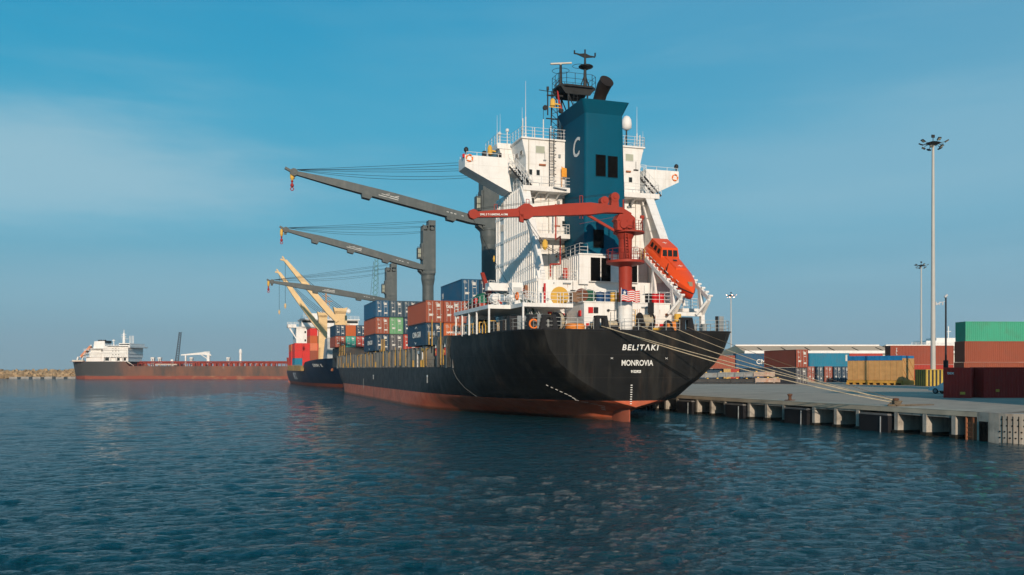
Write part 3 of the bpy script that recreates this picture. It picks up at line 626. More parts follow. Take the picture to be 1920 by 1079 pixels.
# ------------------------------------------------------------------ poop deck fittings
pf = MB(); pts = [(-13.75,19),(-13.75,4.9),(-11.3,4.9),(-11.3,.98),(-5.85,.98),(-5.85,5.38),(-8.2,5.38),(-8.2,19)]
pf.prism(pts, 11.75, 12.15, 'z'); platform = pf.build('platform_deck', white, ship)
pf = MB(); pf.box(8.2, 10.2, 3.6, 19, 11.75, 12.15); pf.rail([(8.3,3.65,12.15),(10.1,3.65,12.15),(10.1,18.9,12.15)], 1.1, 1.2); pf.build('platform_deck', white, ship)
for v, u in ((-13.6,18.5),(-13.6,15.6),(-13.6,12.7),(-13.6,9.6),(-13.6,5.0),(-11.2,1.1)): pl_ = MB(); pl_.cyl((v,u,9.25),(v,u,11.75),.11,n=8); pl_.build('deck_pillar', white, ship)
r = MB(); r.rail([(-13.7,18.9,12.15),(-13.7,4.95,12.15),(-11.35,4.95,12.15)], 1.1, 1.5); r.rail([(-11.25,4.9,12.15),(-11.25,1.03,12.15),(-5.9,1.03,12.15)], 1.1, 1.3, .032)
r.build('railing', rail_m, ship)
# aft deckhouse
dh = MB(); dh.box(-4.85, 4.95, .5, 5.4, 9.25, 12.35); dh.box(-5.0,5.1,.42,5.4,12.28,12.4); dh.box(-4.9+3.0,-1.6,.45,.5,9.3,12.3)
deckhouse = dh.build('deckhouse', white, ship)
r = MB(); r.rail([(-5.9,5.3,12.4),(-5.0,.55,12.4),(5.0,.55,12.4),(5.0,5.3,12.4)], 1.15, 1.25, .032); r.build('railing', rail_m, deckhouse)
bx = MB(); bk = MB()
for v, u, z, w, hh in ((-6.75,5.36,11.25,.42,.62),(-5.35,5.36,11.1,.55,.66),(-4.15,.46,11.5,.5,.6),(2.45,5.36-.02,14.25,.5,.55),(-4.5,.46,9.95,.3,.4),(3.9,.46,9.95,.4,.5),(4.5,.46,9.85,.3,.4)):
    bx.box(v-w/2, v+w/2, u-.1, u, z-hh/2, z+hh/2); bk.box(v+w/2+.1, v+w/2+.1+w*.95, u-.1, u, z-hh/2, z+hh/2)
bx.box(-5.0,-4.86,1.2,1.7,10.9,11.5)
bx.cyl((5.6,11.8,19.9),(5.6,11.7,19.9),.2); bk.cyl((5.0,11.8,19.9),(5.0,11.7,19.9),.2)
bx.build('red_cabinet', redsq, house); bk.build('black_cabinet', blackp, house)
yl = MB()
for v in (-.9, .75): yl.bar((v, .1, 9.3), (v, .1, 11.6), .05)
for z in (9.9, 10.5, 11.1, 11.6): yl.bar((-.9,.1,z),(.75,.1,z),.05)
for v in (1.2,): yl.bar((v,.1,9.3),(v,.1,11.2),.05)
yl.build('yellow_guard', yellow, ship)
# rails along the deck edge
r = MB(); edge = [(-hull_w(u, 9.3)+.1, u, 9.38) for u in (19.6, 14, 9, 5, 1.7, -1.3)]+[(-10.1, -2.05, 9.38)]
r.rail(edge, 1.15, 1.5, .026); r.rail([(-10.1,-2.05,9.38),(-4.9,-2.05,9.38)], 1.15, 1.5, .028); r.rail([(-3.1,-2.05,9.38),(4.7,-2.05,9.38)], 1.15, 1.5, .028); r.rail([(6.5,-2.05,9.38),(10.1,-2.05,9.38)], 1.15, 1.4, .028)
r.rail([(-p[0], p[1], p[2]) for p in edge[::-1]], 1.15, 1.5, .03)
r.build('railing', mat('rail_grey', (.42,.43,.41), .5), ship)
def chock(v, w=1.7, hh=1.5, u=-1.75, port=False):
    c = MB()
    if not port: 
        c.prism([(v-w/2, 9.3), (v-w/2+.30, 9.3+hh), (v-w/2+.62, 9.3+hh), (v-w/2+.55, 9.3)], u-.35, u+.5, 'y'); c.prism([(v+w/2, 9.3), (v+w/2-.30, 9.3+hh), (v+w/2-.62, 9.3+hh), (v+w/2-.55, 9.3)], u-.35, u+.5, 'y')
        c.box(v-w/2+.28, v+w/2-.28, u-.33, u+.48, 9.3+hh-.28, 9.3+hh); c.box(v-w/2+.5, v+w/2-.5, u-.3, u+.4, 9.3, 9.55)
        for x in (v-.28, v+.28): c.cyl((x, u-.1, 9.5), (x, u-.1, 9.3+hh-.2), .15, n=10)
    return c.build('mooring_chock', blackp, ship)
chock(-4.0); chock(5.6); chock(-9.6, 1.9)
c = MB(); c.prism([(-9.9,9.3),(-9.75,10.8),(-9.05,10.8),(-8.9,9.3)], 0.2, .35, 'y'); c.prism([(9.6,9.3),(9.6,11.0),(10.15,11.0),(10.15,9.3)], -1.6,-1.5,'y')
for z in (9.7,10.2,10.7): c.box(9.62,10.1,-1.64,-1.6,z,z+.06)
c.build('bulwark_plate', fitgrey, ship)
c = MB(); c.box(9.3,9.5,-1.6,-1.3,9.3,11.0); c.build('bulwark_box', blackp, ship)
for i, (u, w) in enumerate(((2.6, 1.3), (-.6, 1.4))):           # port quarter lead frames
    c = MB(); v = -hull_w(u, 9.3)+.5
    c.prism([(u-w/2,9.3),(u-w/2+.2,10.85),(u+w/2-.2,10.85),(u+w/2,9.3)], v-.5, v-.25, 'x'); c.prism([(u-w/2,9.3),(u-w/2+.2,10.85),(u-w/2+.5,10.85),(u-w/2+.4,9.3)], v-.25, v+.5, 'x')
    c.build('mooring_chock', blackp, ship)
    c = MB(); c.box(v+.2, v+1.5, u-.9, u-.8, 9.3, 10.85); c.m = 1; c.box(v+1.5, v+1.58, u-.92, u-.78, 9.3, 10.9); c.build('side_plate', [fitgrey, yellow], ship)
def winch(v, u, r=.75, z=10.2, w=.9):
    c = MB(); c.cyl((v-w/2, u, z), (v+w/2, u, z), r*.55, n=20)
    for x in (v-w/2, v+w/2): c.cyl((x-.05, u, z), (x+.05, u, z), r, n=24)
    c.box(v-w*.7, v+w*.7, u-.4, u+.4, 9.25, 9.6); o = c.build('mooring_winch', blackp, ship, 40)
    q = MB(); q.cyl((v-w/2+.06, u, z), (v+w/2-.06, u, z), r*.78, n=20); q.build('rope_on_drum', rope_m, o, 40)
winch(1.6, -.4, .95, 10.35, 1.3); winch(-2.4,-.7,.55,9.95,1.2); winch(-11.3,9,.7,10,.9)
def hawse(v, u=-1.6):
    c = MB(); c.ring((v, u, 9.95), .42, .14, 'y', 20, 6); c.prism([(v-.8,9.3),(v-.5,9.75),(v+.5,9.75),(v+.8,9.3)], u-.15, u+.2, 'y'); return c.build('panama_lead', blackp, ship, 50)
hawse(.5); hawse(3.6); 
c = MB(); c.cyl((.9+1.1,-.9,9.3),(2.0,-.9,12.4),.1,n=8); c.box(1.75,2.25,-1.1,-.7,11.2,12.3); c.cyl((2.0,-.9,9.3),(2.0,-.9,10.2),.3,n=10); c.build('deck_light_post', blackp, ship)
for v, u in ((-7.6,1.0),(-6.9,1.2),(6.9,-.5),(7.6,0),(-12.2,12.5),(-12.2,11.6),(-12.1,15.5),(-12.1,16.4),(-11.5,3.2),(8.3,-.8)):
    c = MB(); c.cyl((v,u,9.25),(v,u,10.15),.26,n=12); c.cyl((v,u,10.1),(v,u,10.2),.34,n=12); c.build('mooring_bitt', fitgrey, ship, 40)
for u in (17.4, 15.2, 14.2, 10.4, 7.2, 13.0): c = MB(); c.bar((-13.1,u,9.3),(-13.1,u,10.6),.1); c.bar((-13.1,u,10.6),(-12.2,u,10.6),.08); c.build('yellow_guard', yellow, ship)
c = MB()
c.tube([(-13.2,8.8,9.3),(-13.2,8.8,10.2),(-13.2,8.2,10.6),(-13.2,7.6,10.2),(-13.2,7.6,9.3)], .05, 6); c.build('yellow_guard', yellow, ship)
for v, u, s in ((-12.0,13.8,.9),(-11.4,17.4,1.1),(-10.6,6.6,.8),(-12.3,4.2,.5)): c = MB(); c.box(v-s/2,v+s/2,u-.5,u+.5,9.25,10.4+s*.2); c.cyl((v,u-.6,10),(v,u+.6,10),.5*s,n=14); c.build('mooring_winch', blackp, ship)
c = MB(); c.box(-12.2,-9.6,16,19,9.25,11.7); c.m = 1; c.box(-11.6,-10.2,15.95,16,9.3,11.2); c.build('store_room', [white, dark], ship)
# equipment on the port platform
c = MB(); c.box(-12.9,-10.2,7.8,8.8,13.9,14.7); c.box(-10.9,-9.7,5.6,6.6,12.15,14.6); c.build('equipment_cabinet', white, ship)
c = MB(); c.box(-10.75,-9.85,5.56,5.6,13.0,14.1); c.build('cabinet_grille', mat('pale_grille',(.5,.5,.48),.5), ship)
c = MB(); c.cyl((-10.6+.4,11,13.0),(-9.6,11,13.0),.1); c.box(-8.6,-8.3,8.0,8.6,12.2,14.6); c.build('door_frame', mat('rust_frame',(.30,.13,.07),.7), ship)
r5 = np.random.default_rng(11)
spots = [(v, 11.97, z) for v, z in ((-6.6,21.6),(-4.6,23.0),(-3.3,21.9),(-6.4,17.0),(-4.0,17.4),(-3.4,18.4),(4.6,23.4),(5.2,20.9),(6.7,19.8),(4.2,19.6),(3.4,22.4),(-6.9,24.2),(-3.2,24.6),(5.6,24.6))]
spots += [(v, 11.87, z) for v, z in ((-4.9,29.3),(-3.1,29.9),(-6.4,26.9),(3.6,29.5),(6.6,29.0),(4.4,27.3))]
spots += [(v, 5.37, z) for v, z in ((-7.4,13.9),(-7.0,12.9),(-4.1,13.9),(-2.6,14.3),(-.9,13.6),(1.2,14.0),(4.4,13.7),(5.8,14.2),(6.9,13.4),(-7.2,10.4),(-5.9,10.2),(6.5,10.6))]
spots += [(v, .47, z) for v, z in ((-3.6,10.6),(-2.2,11.5),(-1.9,10.3),(1.6,10.8),(2.9,11.6),(4.5,11.2),(3.2,10.1))]
for i, (v, u, z) in enumerate(spots):
    c = MB(); w = r5.uniform(.08,.24); hh = r5.uniform(.1,.35); k = i % 4
    if k == 0: c.box(v-w,v+w,u-.16,u,z-hh,z+hh); c.bar((v,u-.04,z-hh),(v,u-.04,z-hh-1.1),.04)
    elif k == 1: c.cyl((v,u-.22,z),(v,u,z),.13,n=12); c.bar((v,u-.04,z),(v+.9,u-.04,z),.035)
    elif k == 2: c.box(v-w*1.6,v+w*1.6,u-.1,u,z-.06,z+.06); c.bar((v,u-.04,z),(v,u-.04,z+1.0),.035)
    else: c.box(v-.12,v+.12,u-.14,u,z-.18,z+.18)
    c.build('wall_fitting', [fitgrey, rail_m, mat('rust_paint',(.35,.13,.06),.7), blackp][int(r5.integers(0,4))], house)
for i in range(16):                                              # rust weeping below deck edges and scuppers
    v = r5.uniform(-7,7.5); z = (25.3,14.7,11.7)[i % 3]; u = (11.965,5.365,.44)[i % 3]; v = v if i % 3 < 2 else v*.6
    if i % 3 == 2 or abs(v) > 3.6: c = MB(); w = r5.uniform(.02,.05); c.add([(v-w,u,z),(v+w,u,z),(v+w*.3,u,z-r5.uniform(.5,1.6)),(v-w*.3,u,z-.5)],[(0,1,2,3)]); c.build('rust_run', mat('rust_wash',(.48,.27,.15),.8), house)
for i in range(26):                                              # gear lying about on the poop
    v = r5.uniform(-9.4,9.6); u = r5.uniform(-1.5,.3) if abs(v) < 5 else r5.uniform(-1.3,3.5); c = MB(); k = i % 5
    if k == 0: c.cyl((v,u,9.25),(v,u,9.25+r5.uniform(.5,.9)),r5.uniform(.1,.2),n=10); c.cyl((v,u,9.9),(v,u,10.05),.26,n=10)
    elif k == 1: c.box(v-.35,v+.35,u-.25,u+.25,9.25,9.25+r5.uniform(.35,.8))
    elif k == 2: c.ring((v,u,9.42),.38,.12,'z',16,6); c.ring((v,u,9.6),.34,.11,'z',16,6)
    elif k == 3: c.bar((v,u,9.25),(v,u,10.5),.07); c.ring((v,u,10.4),.13,.03,'y',10,4)
    else: c.cyl((v-.4,u,9.6),(v+.4,u,9.6),.28,n=12)
    c.build('deck_gear', [blackp, fitgrey, rope_m, greyd, yellow][int(r5.integers(0,5))], ship, 45)
# stern crane
cr_ = MB(); cx, cu = -.72, -.55
cr_.cyl((cx,cu,12.3),(cx,cu,18.7),.68,n=28); cr_.cyl((cx,cu,18.7),(cx,cu,19.2),.68,.95,28); cr_.cyl((cx,cu,19.2),(cx,cu,19.35),.98,n=28)
cr_.lathe([(.7,15.95),(1.95,16.25),(1.95,16.5),(.7,16.5)], (cx,cu,0), 36)
crane = cr_.build('stern_crane', redp, ship, 40)
c = MB(); c.cyl((cx,cu,9.25),(cx,cu,12.3),.72,n=28); c.build('crane_foundation', white, crane, 40)
c = MB(); 
P_ = [(cx+1.9*math.cos(t_), cu+1.9*math.sin(t_), 16.5) for t_ in np.linspace(0, 6.2832, 17)]; c.rail(P_, 1.15, .9, .03, 2)
P_ = [(cx+.5+1.3*math.cos(t_), cu+1.3*math.sin(t_), 19.45) for t_ in np.linspace(-2.2, 2.0, 10)]; c.rail(P_, 1.1, .7, .03, 2)
c.stairs((cx-.15,cu-.78,16.5),(cx-.3,cu-.85,19.4),.35,10); c.bar((cx+1.5,cu-.4,20.3),(cx+1.75,cu-.6,20.9),.1); c.box(cx+1.5,cx+1.9,cu-.5,cu-.3,20.9,21.2)
c.build('crane_railing', redp, crane)
c = MB(); c.lathe([(.6,19.35),(1.6,19.35),(1.6,19.5),(.6,19.5)], (cx+.4,cu,0), 30)
c.box(cx-1.0, cx+.75, cu-.75, cu+.75, 19.5, 20.6); c.cyl((cx-.7,cu-.8,20.1),(cx-.7,cu-1.15,20.1),.42,n=16); c.cyl((cx+.05,cu-.8,20.1),(cx+.05,cu-1.05,20.1),.4,n=16); c.box(cx-1.35,cx-.8,cu-1.0,cu-.4,19.5,20.4)
c.prism([(cx-1.3,20.6),(cx-.9,21.2),(cx+.3,21.3),(cx+.85,20.9),(cx+.85,19.6),(cx,19.6)], cu-.55, cu+.55, 'y')
c.cyl((cx-1.2,cu-.3,20.95),(cx-5.2,cu-.3,20.0-.0),.01); c.build('slewing_house', redp, crane, 30)
j = MB()
def sec(x, z0, z1, w): return [(x, cu-w/2, z0), (x, cu+w/2, z0), (x, cu+w/2, z1), (x, cu-w/2, z1)]
j.loft([sec(cx+.5,20.85,21.4,.8), sec(-1.3,21.35,21.9,.9), sec(-3.0,21.3,22.1,.9), sec(-4.75,21.0,22.2,.85), sec(-7.2,20.8,21.95,.8), sec(-11.0,20.5,21.4,.75), sec(-13.5,20.3,21.05,.65), sec(-16.7,20.1,20.65,.5)])
j.prism([(-11.55+.80*math.cos(t_), 20.93+.80*math.sin(t_)) for t_ in np.linspace(0, 6.2832, 11)[:-1]], cu-.5, cu-.38, 'y'); j.prism([(-12.3,20.6),(-12.3,19.9),(-11.9,19.8),(-11.9,20.6)], cu-.5,cu-.2,'y')
j.prism([(-11.55+.80*math.cos(t_), 20.93+.80*math.sin(t_)) for t_ in np.linspace(0, 6.2832, 11)[:-1]], cu+.38, cu+.5, 'y')
j.prism([(-16.9+.5*math.cos(t_), 20.4+.5*math.sin(t_)) for t_ in np.linspace(0, 6.2832, 9)[:-1]], cu-.3, cu+.3, 'y')
for x, z, rr in ((-3.15, 22.5, .44), (-2.0, 22.95, .46)): j.cyl((x,cu-.35,z),(x,cu+.35,z),rr,n=24); j.cyl((x,cu-.42,z),(x,cu-.35,z),rr*.45,n=12); j.prism([(x-rr*.75,z),(x-rr*.95,z-rr*1.9),(x+rr*.95,z-rr*2.3),(x+rr*.75,z)],cu-.3,cu+.3,'y')
j.bar((-.95,cu,21.4),(-.95,cu,22.8),.12)
for x, zq in ((-14.6,21.5),(-5.6,22.9),(-11.3,22.2)): j.bar((x-.15,cu,20.6),(x-.15,cu,zq),.05); j.bar((x+.15,cu,20.6),(x+.15,cu,zq),.05); j.bar((x-.15,cu,zq),(x+.15,cu,zq),.05)
j.bar((-4.9,cu,21.0),(cx-.9,cu,19.4),.24); o = j.build('jib', redp, crane, 25)
text('SWL 5 T-16M/SWL 4-19M', .27, (-16.3, cu-.42, 20.27), (R(90),R(-3),0), o, 'load_marking', bold=.008, width=.95)
c = MB(); 
for dz in (0,.12): c.tube([(-16.5,cu,20.9+dz),(-11.5,cu,21.75+dz),(-2.3,cu,23.2+dz)], .018, 4)
c.tube([(-11.3,cu,20.2),(-8.9,1,18.0),(-5.0,4.4,17.2)], .03, 4); c.tube([(-11.6,cu,20.2),(-9.2,1,17.9),(-5.0,4.4,17.1)], .03, 4); c.tube([(-16.9,cu,20.0),(-14.5,1,16.6),(-11.2,3,12.6)], .028, 4)
c.build('crane_wires', cable_m, crane)
c = MB(); c.lathe([(.08,-.5),(.3,-.25),(.3,.3),(.1,.55)], (-8.95,.9,18.0), 10); c.lathe([(.05,-.3),(.12,0),(.05,.3)], (-14.3,1.0,16.4), 8); c.build('hook_block', yellow, crane)

# free-fall ramp (part of the ship) and the lifeboat on it
RA, RB = Vector((0, 7.7, 18.55)), Vector((0, -1.5, 12.8))
ramp = MB()
for v in (5.2, 8.5):
    a = Vector((v, RA.y, RA.z)); c = Vector((v, RB.y, RB.z)); ramp.bar(a, c, .28, .42)
    n_ = 12
    for i in range(n_+1):
        p = a.lerp(c, i/n_);  ramp.cyl(p+Vector((-.1,-.05,.32)), p+Vector((.32,-.05,.32)), .13, n=8); ramp.bar(p+Vector((0,0,.1)), p+Vector((0,0,.35)), .14)
    ramp.bar((v,0,9.3),(v,0,11.4),.42,.42); ramp.bar((v,0,11.4),(v,.4,13.9),.34,.5)
    ramp.bar((v,0,11.2),(v,-1.4,12.75),.34,.3); ramp.bar((v-.9,-.4,11.2),(v,-1.3,12.7),.3,.22)
    ramp.bar((v,5.4,12.4),(v,4.6,16.5),.28,.3); ramp.bar((v,3.8,12.4),(v,4.8,16.5),.24,.26); ramp.bar((v,4.0,13.2),(v,5.2,13.2),.2,.2)
ramp.bar((5.2,0,11.25),(8.5,0,11.25),.4,.4); ramp.bar((5.2,7.6,18.3),(8.5,7.6,18.3),.25)
ramp.m = 1; ramp.rail([(4.9,8.0,17.8),(4.9,6.2,17.8)],1.1,.8,.03)
ramp.build('launching_ramp', [white, yellow], ship)
BV, BU, BZ = 6.85, 3.0, 16.0
boat = on_ship('lifeboat', BV, BU, BZ, 'orange enclosed free-fall lifeboat tilted on its launching ramp at the stern', 'lifeboat')
bd = Vector((0, -.868, -.497)); bn = Vector((0, -.497, .868)); B0 = Vector((0, 8.2, 18.72))-Vector((0, BU, BZ))
def bp_(y, s, hh): return tuple(B0+bd*s+bn*(hh*1.16)+Vector((y*1.14, 0, 0)))
secs = []; lows = []
BS = [(0,1.05,-.55,.95,.8),(.5,1.25,-.8,1.1,.95),(2,1.38,-1.0,1.15,1.0),(5,1.42,-1.12,1.12,.95),(7,1.3,-1.2,.95,.8),(8.6,1.0,-1.15,.72,.55),(9.7,.58,-1.0,.45,.3),(10.4,.22,-.75,.2,.12),(10.7,.03,-.45,.02,.02)]
up = MB(); lo = MB()
for s, w, kz, hh, tw in BS:
    secs.append([bp_(-w*1.0,s,-.05), bp_(-w*.97,s,hh*.55), bp_(-tw*.95,s,hh*.93), bp_(-tw*.4,s,hh), bp_(tw*.4,s,hh), bp_(tw*.95,s,hh*.93), bp_(w*.97,s,hh*.55), bp_(w,s,-.05)])
    lows.append([bp_(-w*1.03,s,-.05), bp_(-w*.86,s,kz*.55), bp_(-w*.3,s,kz*.93), bp_(0,s,kz), bp_(w*.3,s,kz*.93), bp_(w*.86,s,kz*.55), bp_(w*1.03,s,-.05)])
up.loft(secs); up.build('canopy', orange, boat, 40); lo.loft(lows); lo.build('lower_hull', mat('boat_red_orange', (.78,.05,.012), .3, var=.05), boat, 40)
cb = MB()
def hexa(pts8): return cb.add(pts8, [(0,3,2,1),(4,5,6,7),(0,1,5,4),(1,2,6,5),(2,3,7,6),(3,0,4,7)])
hexa([bp_(-1.02,.6,.9), bp_(1.02,.6,.9), bp_(1.02,4.3,.9), bp_(-1.02,4.3,.9), bp_(-.85,.9,1.85), bp_(.85,.9,1.85), bp_(.85,3.6,1.85), bp_(-.85,3.6,1.85)])
hexa([bp_(-.7,4.2,.95), bp_(.7,4.2,.95), bp_(.6,7.2,.88), bp_(-.6,7.2,.88), bp_(-.62,4.3,1.22), bp_(.62,4.3,1.22), bp_(.5,7.0,1.05), bp_(-.5,7.0,1.05)])
wh = cb.build('steering_cabin', orange, boat, 30)
wn_ = MB()
for k_ in (-.56, 0, .56):
    wn_.add([bp_(k_-.24,4.13,1.16), bp_(k_+.24,4.13,1.16), bp_(k_+.22,3.77,1.68), bp_(k_-.22,3.77,1.68)], [(0,1,2,3)])
for s in (1.2, 2.1, 3.0):
    for q in (-1, 1): wn_.add([bp_(q*.99,s,1.18), bp_(q*.99,s+.62,1.18), bp_(q*.915,s+.55,1.62), bp_(q*.915,s+.08,1.62)], [(0,1,2,3)])
wn_.add([bp_(-.2,5.2,1.235),bp_(.2,5.2,1.235),bp_(.2,5.55,1.225),bp_(-.2,5.55,1.225)],[(0,1,2,3)])
wn_.build('cabin_window', glass, wh)
ds = MB()
for i in range(9):
    s = .6+i*1.0; w = float(np.interp(s, [b[0] for b in BS], [b[1] for b in BS]))
    for hh in (.12, .62 if s < 7.5 else .5): ds.bar(bp_(-w*(1.0 if hh < .3 else .985)-.02, s, hh*.9), bp_(-w*(1.0 if hh < .3 else .985)-.02, s+.55, hh*.9), .05, .05)
for (s, y) in ((2.2,0),(6.5,.1)): 
    zz = 1.87 if s < 4 else 1.09
    ds.bar(bp_(y-.25,s,zz),bp_(y+.25,s,zz),.06,.03); ds.bar(bp_(y,s-.25,zz),bp_(y,s+.25,zz),.06,.03)
ds.build('reflective_tape', lettering, boat)
ds = MB(); ds.add([bp_(-.25,9.45,.62),bp_(.25,9.45,.62),bp_(.16,9.95,.36),bp_(-.16,9.95,.36)],[(0,1,2,3)]); ds.m = 1
rub = [bp_(-w*1.05,s,-.06) for s, w, *_ in BS]+[bp_(w*1.05,s,-.06) for s, w, *_ in BS[::-1]]
ds.tube(rub, .05, 5); ds.bar(bp_(-1.25,6.6,.5),bp_(-1.25,6.6,1.3),.07)
ds.build('hatch_and_fender', [tan, blackp], boat)
ux = (bd*1.0); 
tx = text('BELITAKI', .30, bp_(-1.24,6.9,.50), (0,0,0), boat, 'boat_name', m=blackp, bold=.006)
Xc = bd.normalized(); Zc = Vector((-1,0,.15)).normalized(); Yc = Zc.cross(Xc).normalized()
tx.rotation_euler = Matrix((Xc, Yc, Zc)).transposed().to_euler()
tx.location = Vector(bp_(-1.33,6.2,.38))

# ------------------------------------------------------------------ deck cranes
def deck_crane(u, zc, zt, zp, tip, hook, lugs, name_m=True, L=1.0):
    c = MB(); v = 0.05
    c.cyl((v,u,5.6),(v,u,zc-2.2),1.15,n=28); c.cyl((v,u,zc-2.2),(v,u,zc-.9),1.15,1.38,28); c.cyl((v,u,zc-.9),(v,u,zc),1.38,n=28); c.cyl((v,u,zc),(v,u,zc+.25),1.5,n=28)
    o = c.build('deck_crane', crane_m, ship, 40)
    t = MB(); t.box(v-1.3, v+1.35, u-1.2, u+1.3, zc+.3, zt-2.2); t.box(v-.1, v+1.35, u-1.1, u+1.2, zt-1.1, zt-.05); t.box(v-.2,v+.1,u-1.1,u-.9,zt-2.2,zt-1.0); t.box(v+1.15,v+1.35,u-1.1,u-.8,zt-2.2,zt-1.0); t.box(v-1.3,v-1.1,u-1.1,u-.9,zt-2.2,zt-1.0)
    t.box(v-1.3,v+1.35,u-.1,u+1.2,zt-2.2,zt-1.2); t.box(v-1.3,v-.1,u-1.15,u+.9,zt-1.25,zt-1.15); t.cyl((v-.8,u-1.15,zt-1.6),(v-.8,u+1,zt-1.6),.4,n=14); t.cyl((v+.6,u-1.2,zt-1.7),(v+.6,u+1,zt-1.7),.35,n=14)
    t.prism([(v-1.3,zc+.3),(v-2.0,zp+.5),(v-2.0,zp-.5),(v-1.0,zc-.2)], u-1.0, u+1.0, 'y')
    th_ = t.build('crane_house', crane_m, o)
    k = MB(); k.box(v-2.35,v-1.45,u-1.1,u+.1,zp+1.9,zp+4.1); k.box(v-1.6,v-1.2,u-1.2,u+.6,zp+1.7,zp+5.0); kb = k.build('crane_cab', crane_m, th_)
    k = MB(); k.box(v-2.25,v-1.75,u-1.16,u-1.1,zp+2.2,zp+3.8); k.m = 1
    for x in (v-2.4, v-2.0, v-1.62): k.bar((x,u-1.35,zp+1.8),(x,u-1.35,zp+4.2),.05)
    for z in (zp+1.8, zp+2.9, zp+4.2): k.bar((v-2.45,u-1.35,z),(v-1.6,u-1.35,z),.05)
    k.build('cab_window', [glassl, blackp], th_)
    a = Vector((v-.9, u-.6, zp)); b = Vector(tip); d = b-a; Ln = d.length
    up_ = Vector((0,0,1)); si = d.cross(up_).normalized(); nn = si.cross(d).normalized()
    jm = MB()
    def s4(t, w, hh, off=0): p = a+d*t+nn*off; return [tuple(p-si*w/2-nn*hh/2), tuple(p+si*w/2-nn*hh/2), tuple(p+si*w/2+nn*hh/2), tuple(p-si*w/2+nn*hh/2)]
    jm.loft([s4(0,1.7,.9), s4(.08,1.6,1.25), s4(.5,1.45,1.35,.12), s4(.75,1.2,1.15,.10), s4(.97,.8,.55)])
    for t_, ww in lugs:
        p = a+d*t_-nn*(.72); jm.loft([[tuple(p-d*.028+nn*.25+si*.75), tuple(p-d*.028+nn*.25-si*.75), tuple(p+d*.028+nn*.25-si*.75), tuple(p+d*.028+nn*.25+si*.75)], [tuple(p-d*.02-nn*.35+si*.7), tuple(p-d*.02-nn*.35-si*.7), tuple(p+d*.02-nn*.35-si*.7), tuple(p+d*.02-nn*.35+si*.7)]])
    tp = a+d*.985; jm.cyl(tp-si*.5, tp+si*.5, .55, n=20); jm.cyl(tp-si*.55+d*.0, tp+si*.55, .3, n=12); jm.bar(tp, tp+d*.045+nn*.35, .5, .35); jm.bar(tp-nn*.3, tp-nn*.9-d*.003, .5, .3)
    jo = jm.build('jib', crane_m, o, 25)
    mk = MB(); ns = -si if si.y > 0 else si
    for t_, w1, hh in ((.50,1.1,.45),(.545,1.0,.3)):
        p = a+d*t_+ns*.755+nn*.15; mk.bar(p-d.normalized()*w1, p+d.normalized()*w1*.2, .02, hh*.25, up=tuple(nn)); mk.bar(p-d.normalized()*w1-nn*.28, p+d.normalized()*w1*.6-nn*.28, .02, .10, up=tuple(nn)); mk.bar(p-d.normalized()*w1+nn*.28, p-d.normalized()*w1*.5+nn*.1, .02, .07, up=tuple(nn))
    for t_ in (.12,.13+.03,.18,.2): p = a+d*t_+ns*.80+nn*.05; mk.bar(p, p+d.normalized()*.35, .02, .10, up=tuple(nn))
    mk.build('jib_marking', mat('mark_pale',(.55,.56,.54),.6), jo)
    w = MB(); tz = tp+nn*.45
    for dv, z1, du_, sag in ((.1,zt-.15,-.5,.0),(.1,zt-.25,.4,.25),(-.5,zt-1.2,-.3,.15),(-.9,zt-1.35,.3,.35),(-1.0,zt-2.3,-.4,.6),(-1.1,zt-2.45,.3,.9)):
        q = Vector((v+dv,u+du_,z1)); P_ = [tz.lerp(q, i/8)-Vector((0,0,sag*4*(i/8)*(1-i/8))) for i in range(9)]; w.tube(P_, .028, 4)
    hk = Vector(hook); 
    for q in (-.12,.12): w.tube([tp-nn*.5+Vector((q,0,0)), hk+Vector((q,0,1.6))], .025, 4)
    w.build('hoist_wires', cable_m, o)
    g = MB(); g.lathe([(.12,1.7),(.28,1.4),(.30,.6),(.15,.25)], tuple(hk), 10); g.m = 1; g.lathe([(.1,.3),(.2,.1),(.08,-.1),(.25,-.35),(.27,-.6),(.1,-.75)], tuple(hk), 10); g.ring(tuple(hk+Vector((0,0,-1.0))), .22, .07, 'y', 12, 5); g.build('hook_block', [yellow, hookr], o)
deck_crane(50.4, 27.2, 38.2, 28.3, (-30.3,50.4,34.4), (-30.1,50.4,32.9), [(.18,1),(.62,1)])
deck_crane(93.4, 24.6, 35.7, 25.9, (-28.5,93.4,32.5), (-28.9,93.4,30.9), [(.28,1),(.53,1),(.78,1)])
deck_crane(135., 21.2, 31.7, 22.3, (-28.9,135.,26.3), (-29.3,135.,24.9), [(.25,1),(.78-.16,1)])

# ------------------------------------------------------------------ main deck of the ship
cm = MB()
cm.box(-11.9, 11.9, 31.5, 48.8, 5.6, 8.55); cm.box(-12, 12, 52.5, 90.5, 5.6, 8.5); cm.box(-12, 12, 95.5, 132.5, 5.6, 8.3); cm.box(-12.8, 12.8, 132.8, 147, 5.9, 10.7)
cm.build('hatch_coaming', mat('coaming_grey', (.045,.048,.046), .6, var=.25, dirt=RUST, dirt_amt=.3, streak=.3), ship)
u = 34.2
pgrey = mat('pillar_grey', (.11,.12,.115), .55, var=.25, dirt=RUST, dirt_amt=.25, streak=.25)
while u < 132:
    wdt = rng.uniform(.9, 1.9); top = 8.5; pil = MB()
    pil.box(-13.72, -12.3, u, u+.16, 5.6, top); pil.box(-13.76, -13.6, u-.02, u+wdt*.6, 5.6, top-.1*rng.random()); pil.box(-13.7,-12.2,u,u+wdt,top-.25,top)
    if rng.random() < .45: pil.box(-13.3, -12.4, u+.6, u+1.0, 5.6, 7.3)
    pil.build('guide_pillar', pgrey, ship); u += rng.uniform(2.4, 4.8)
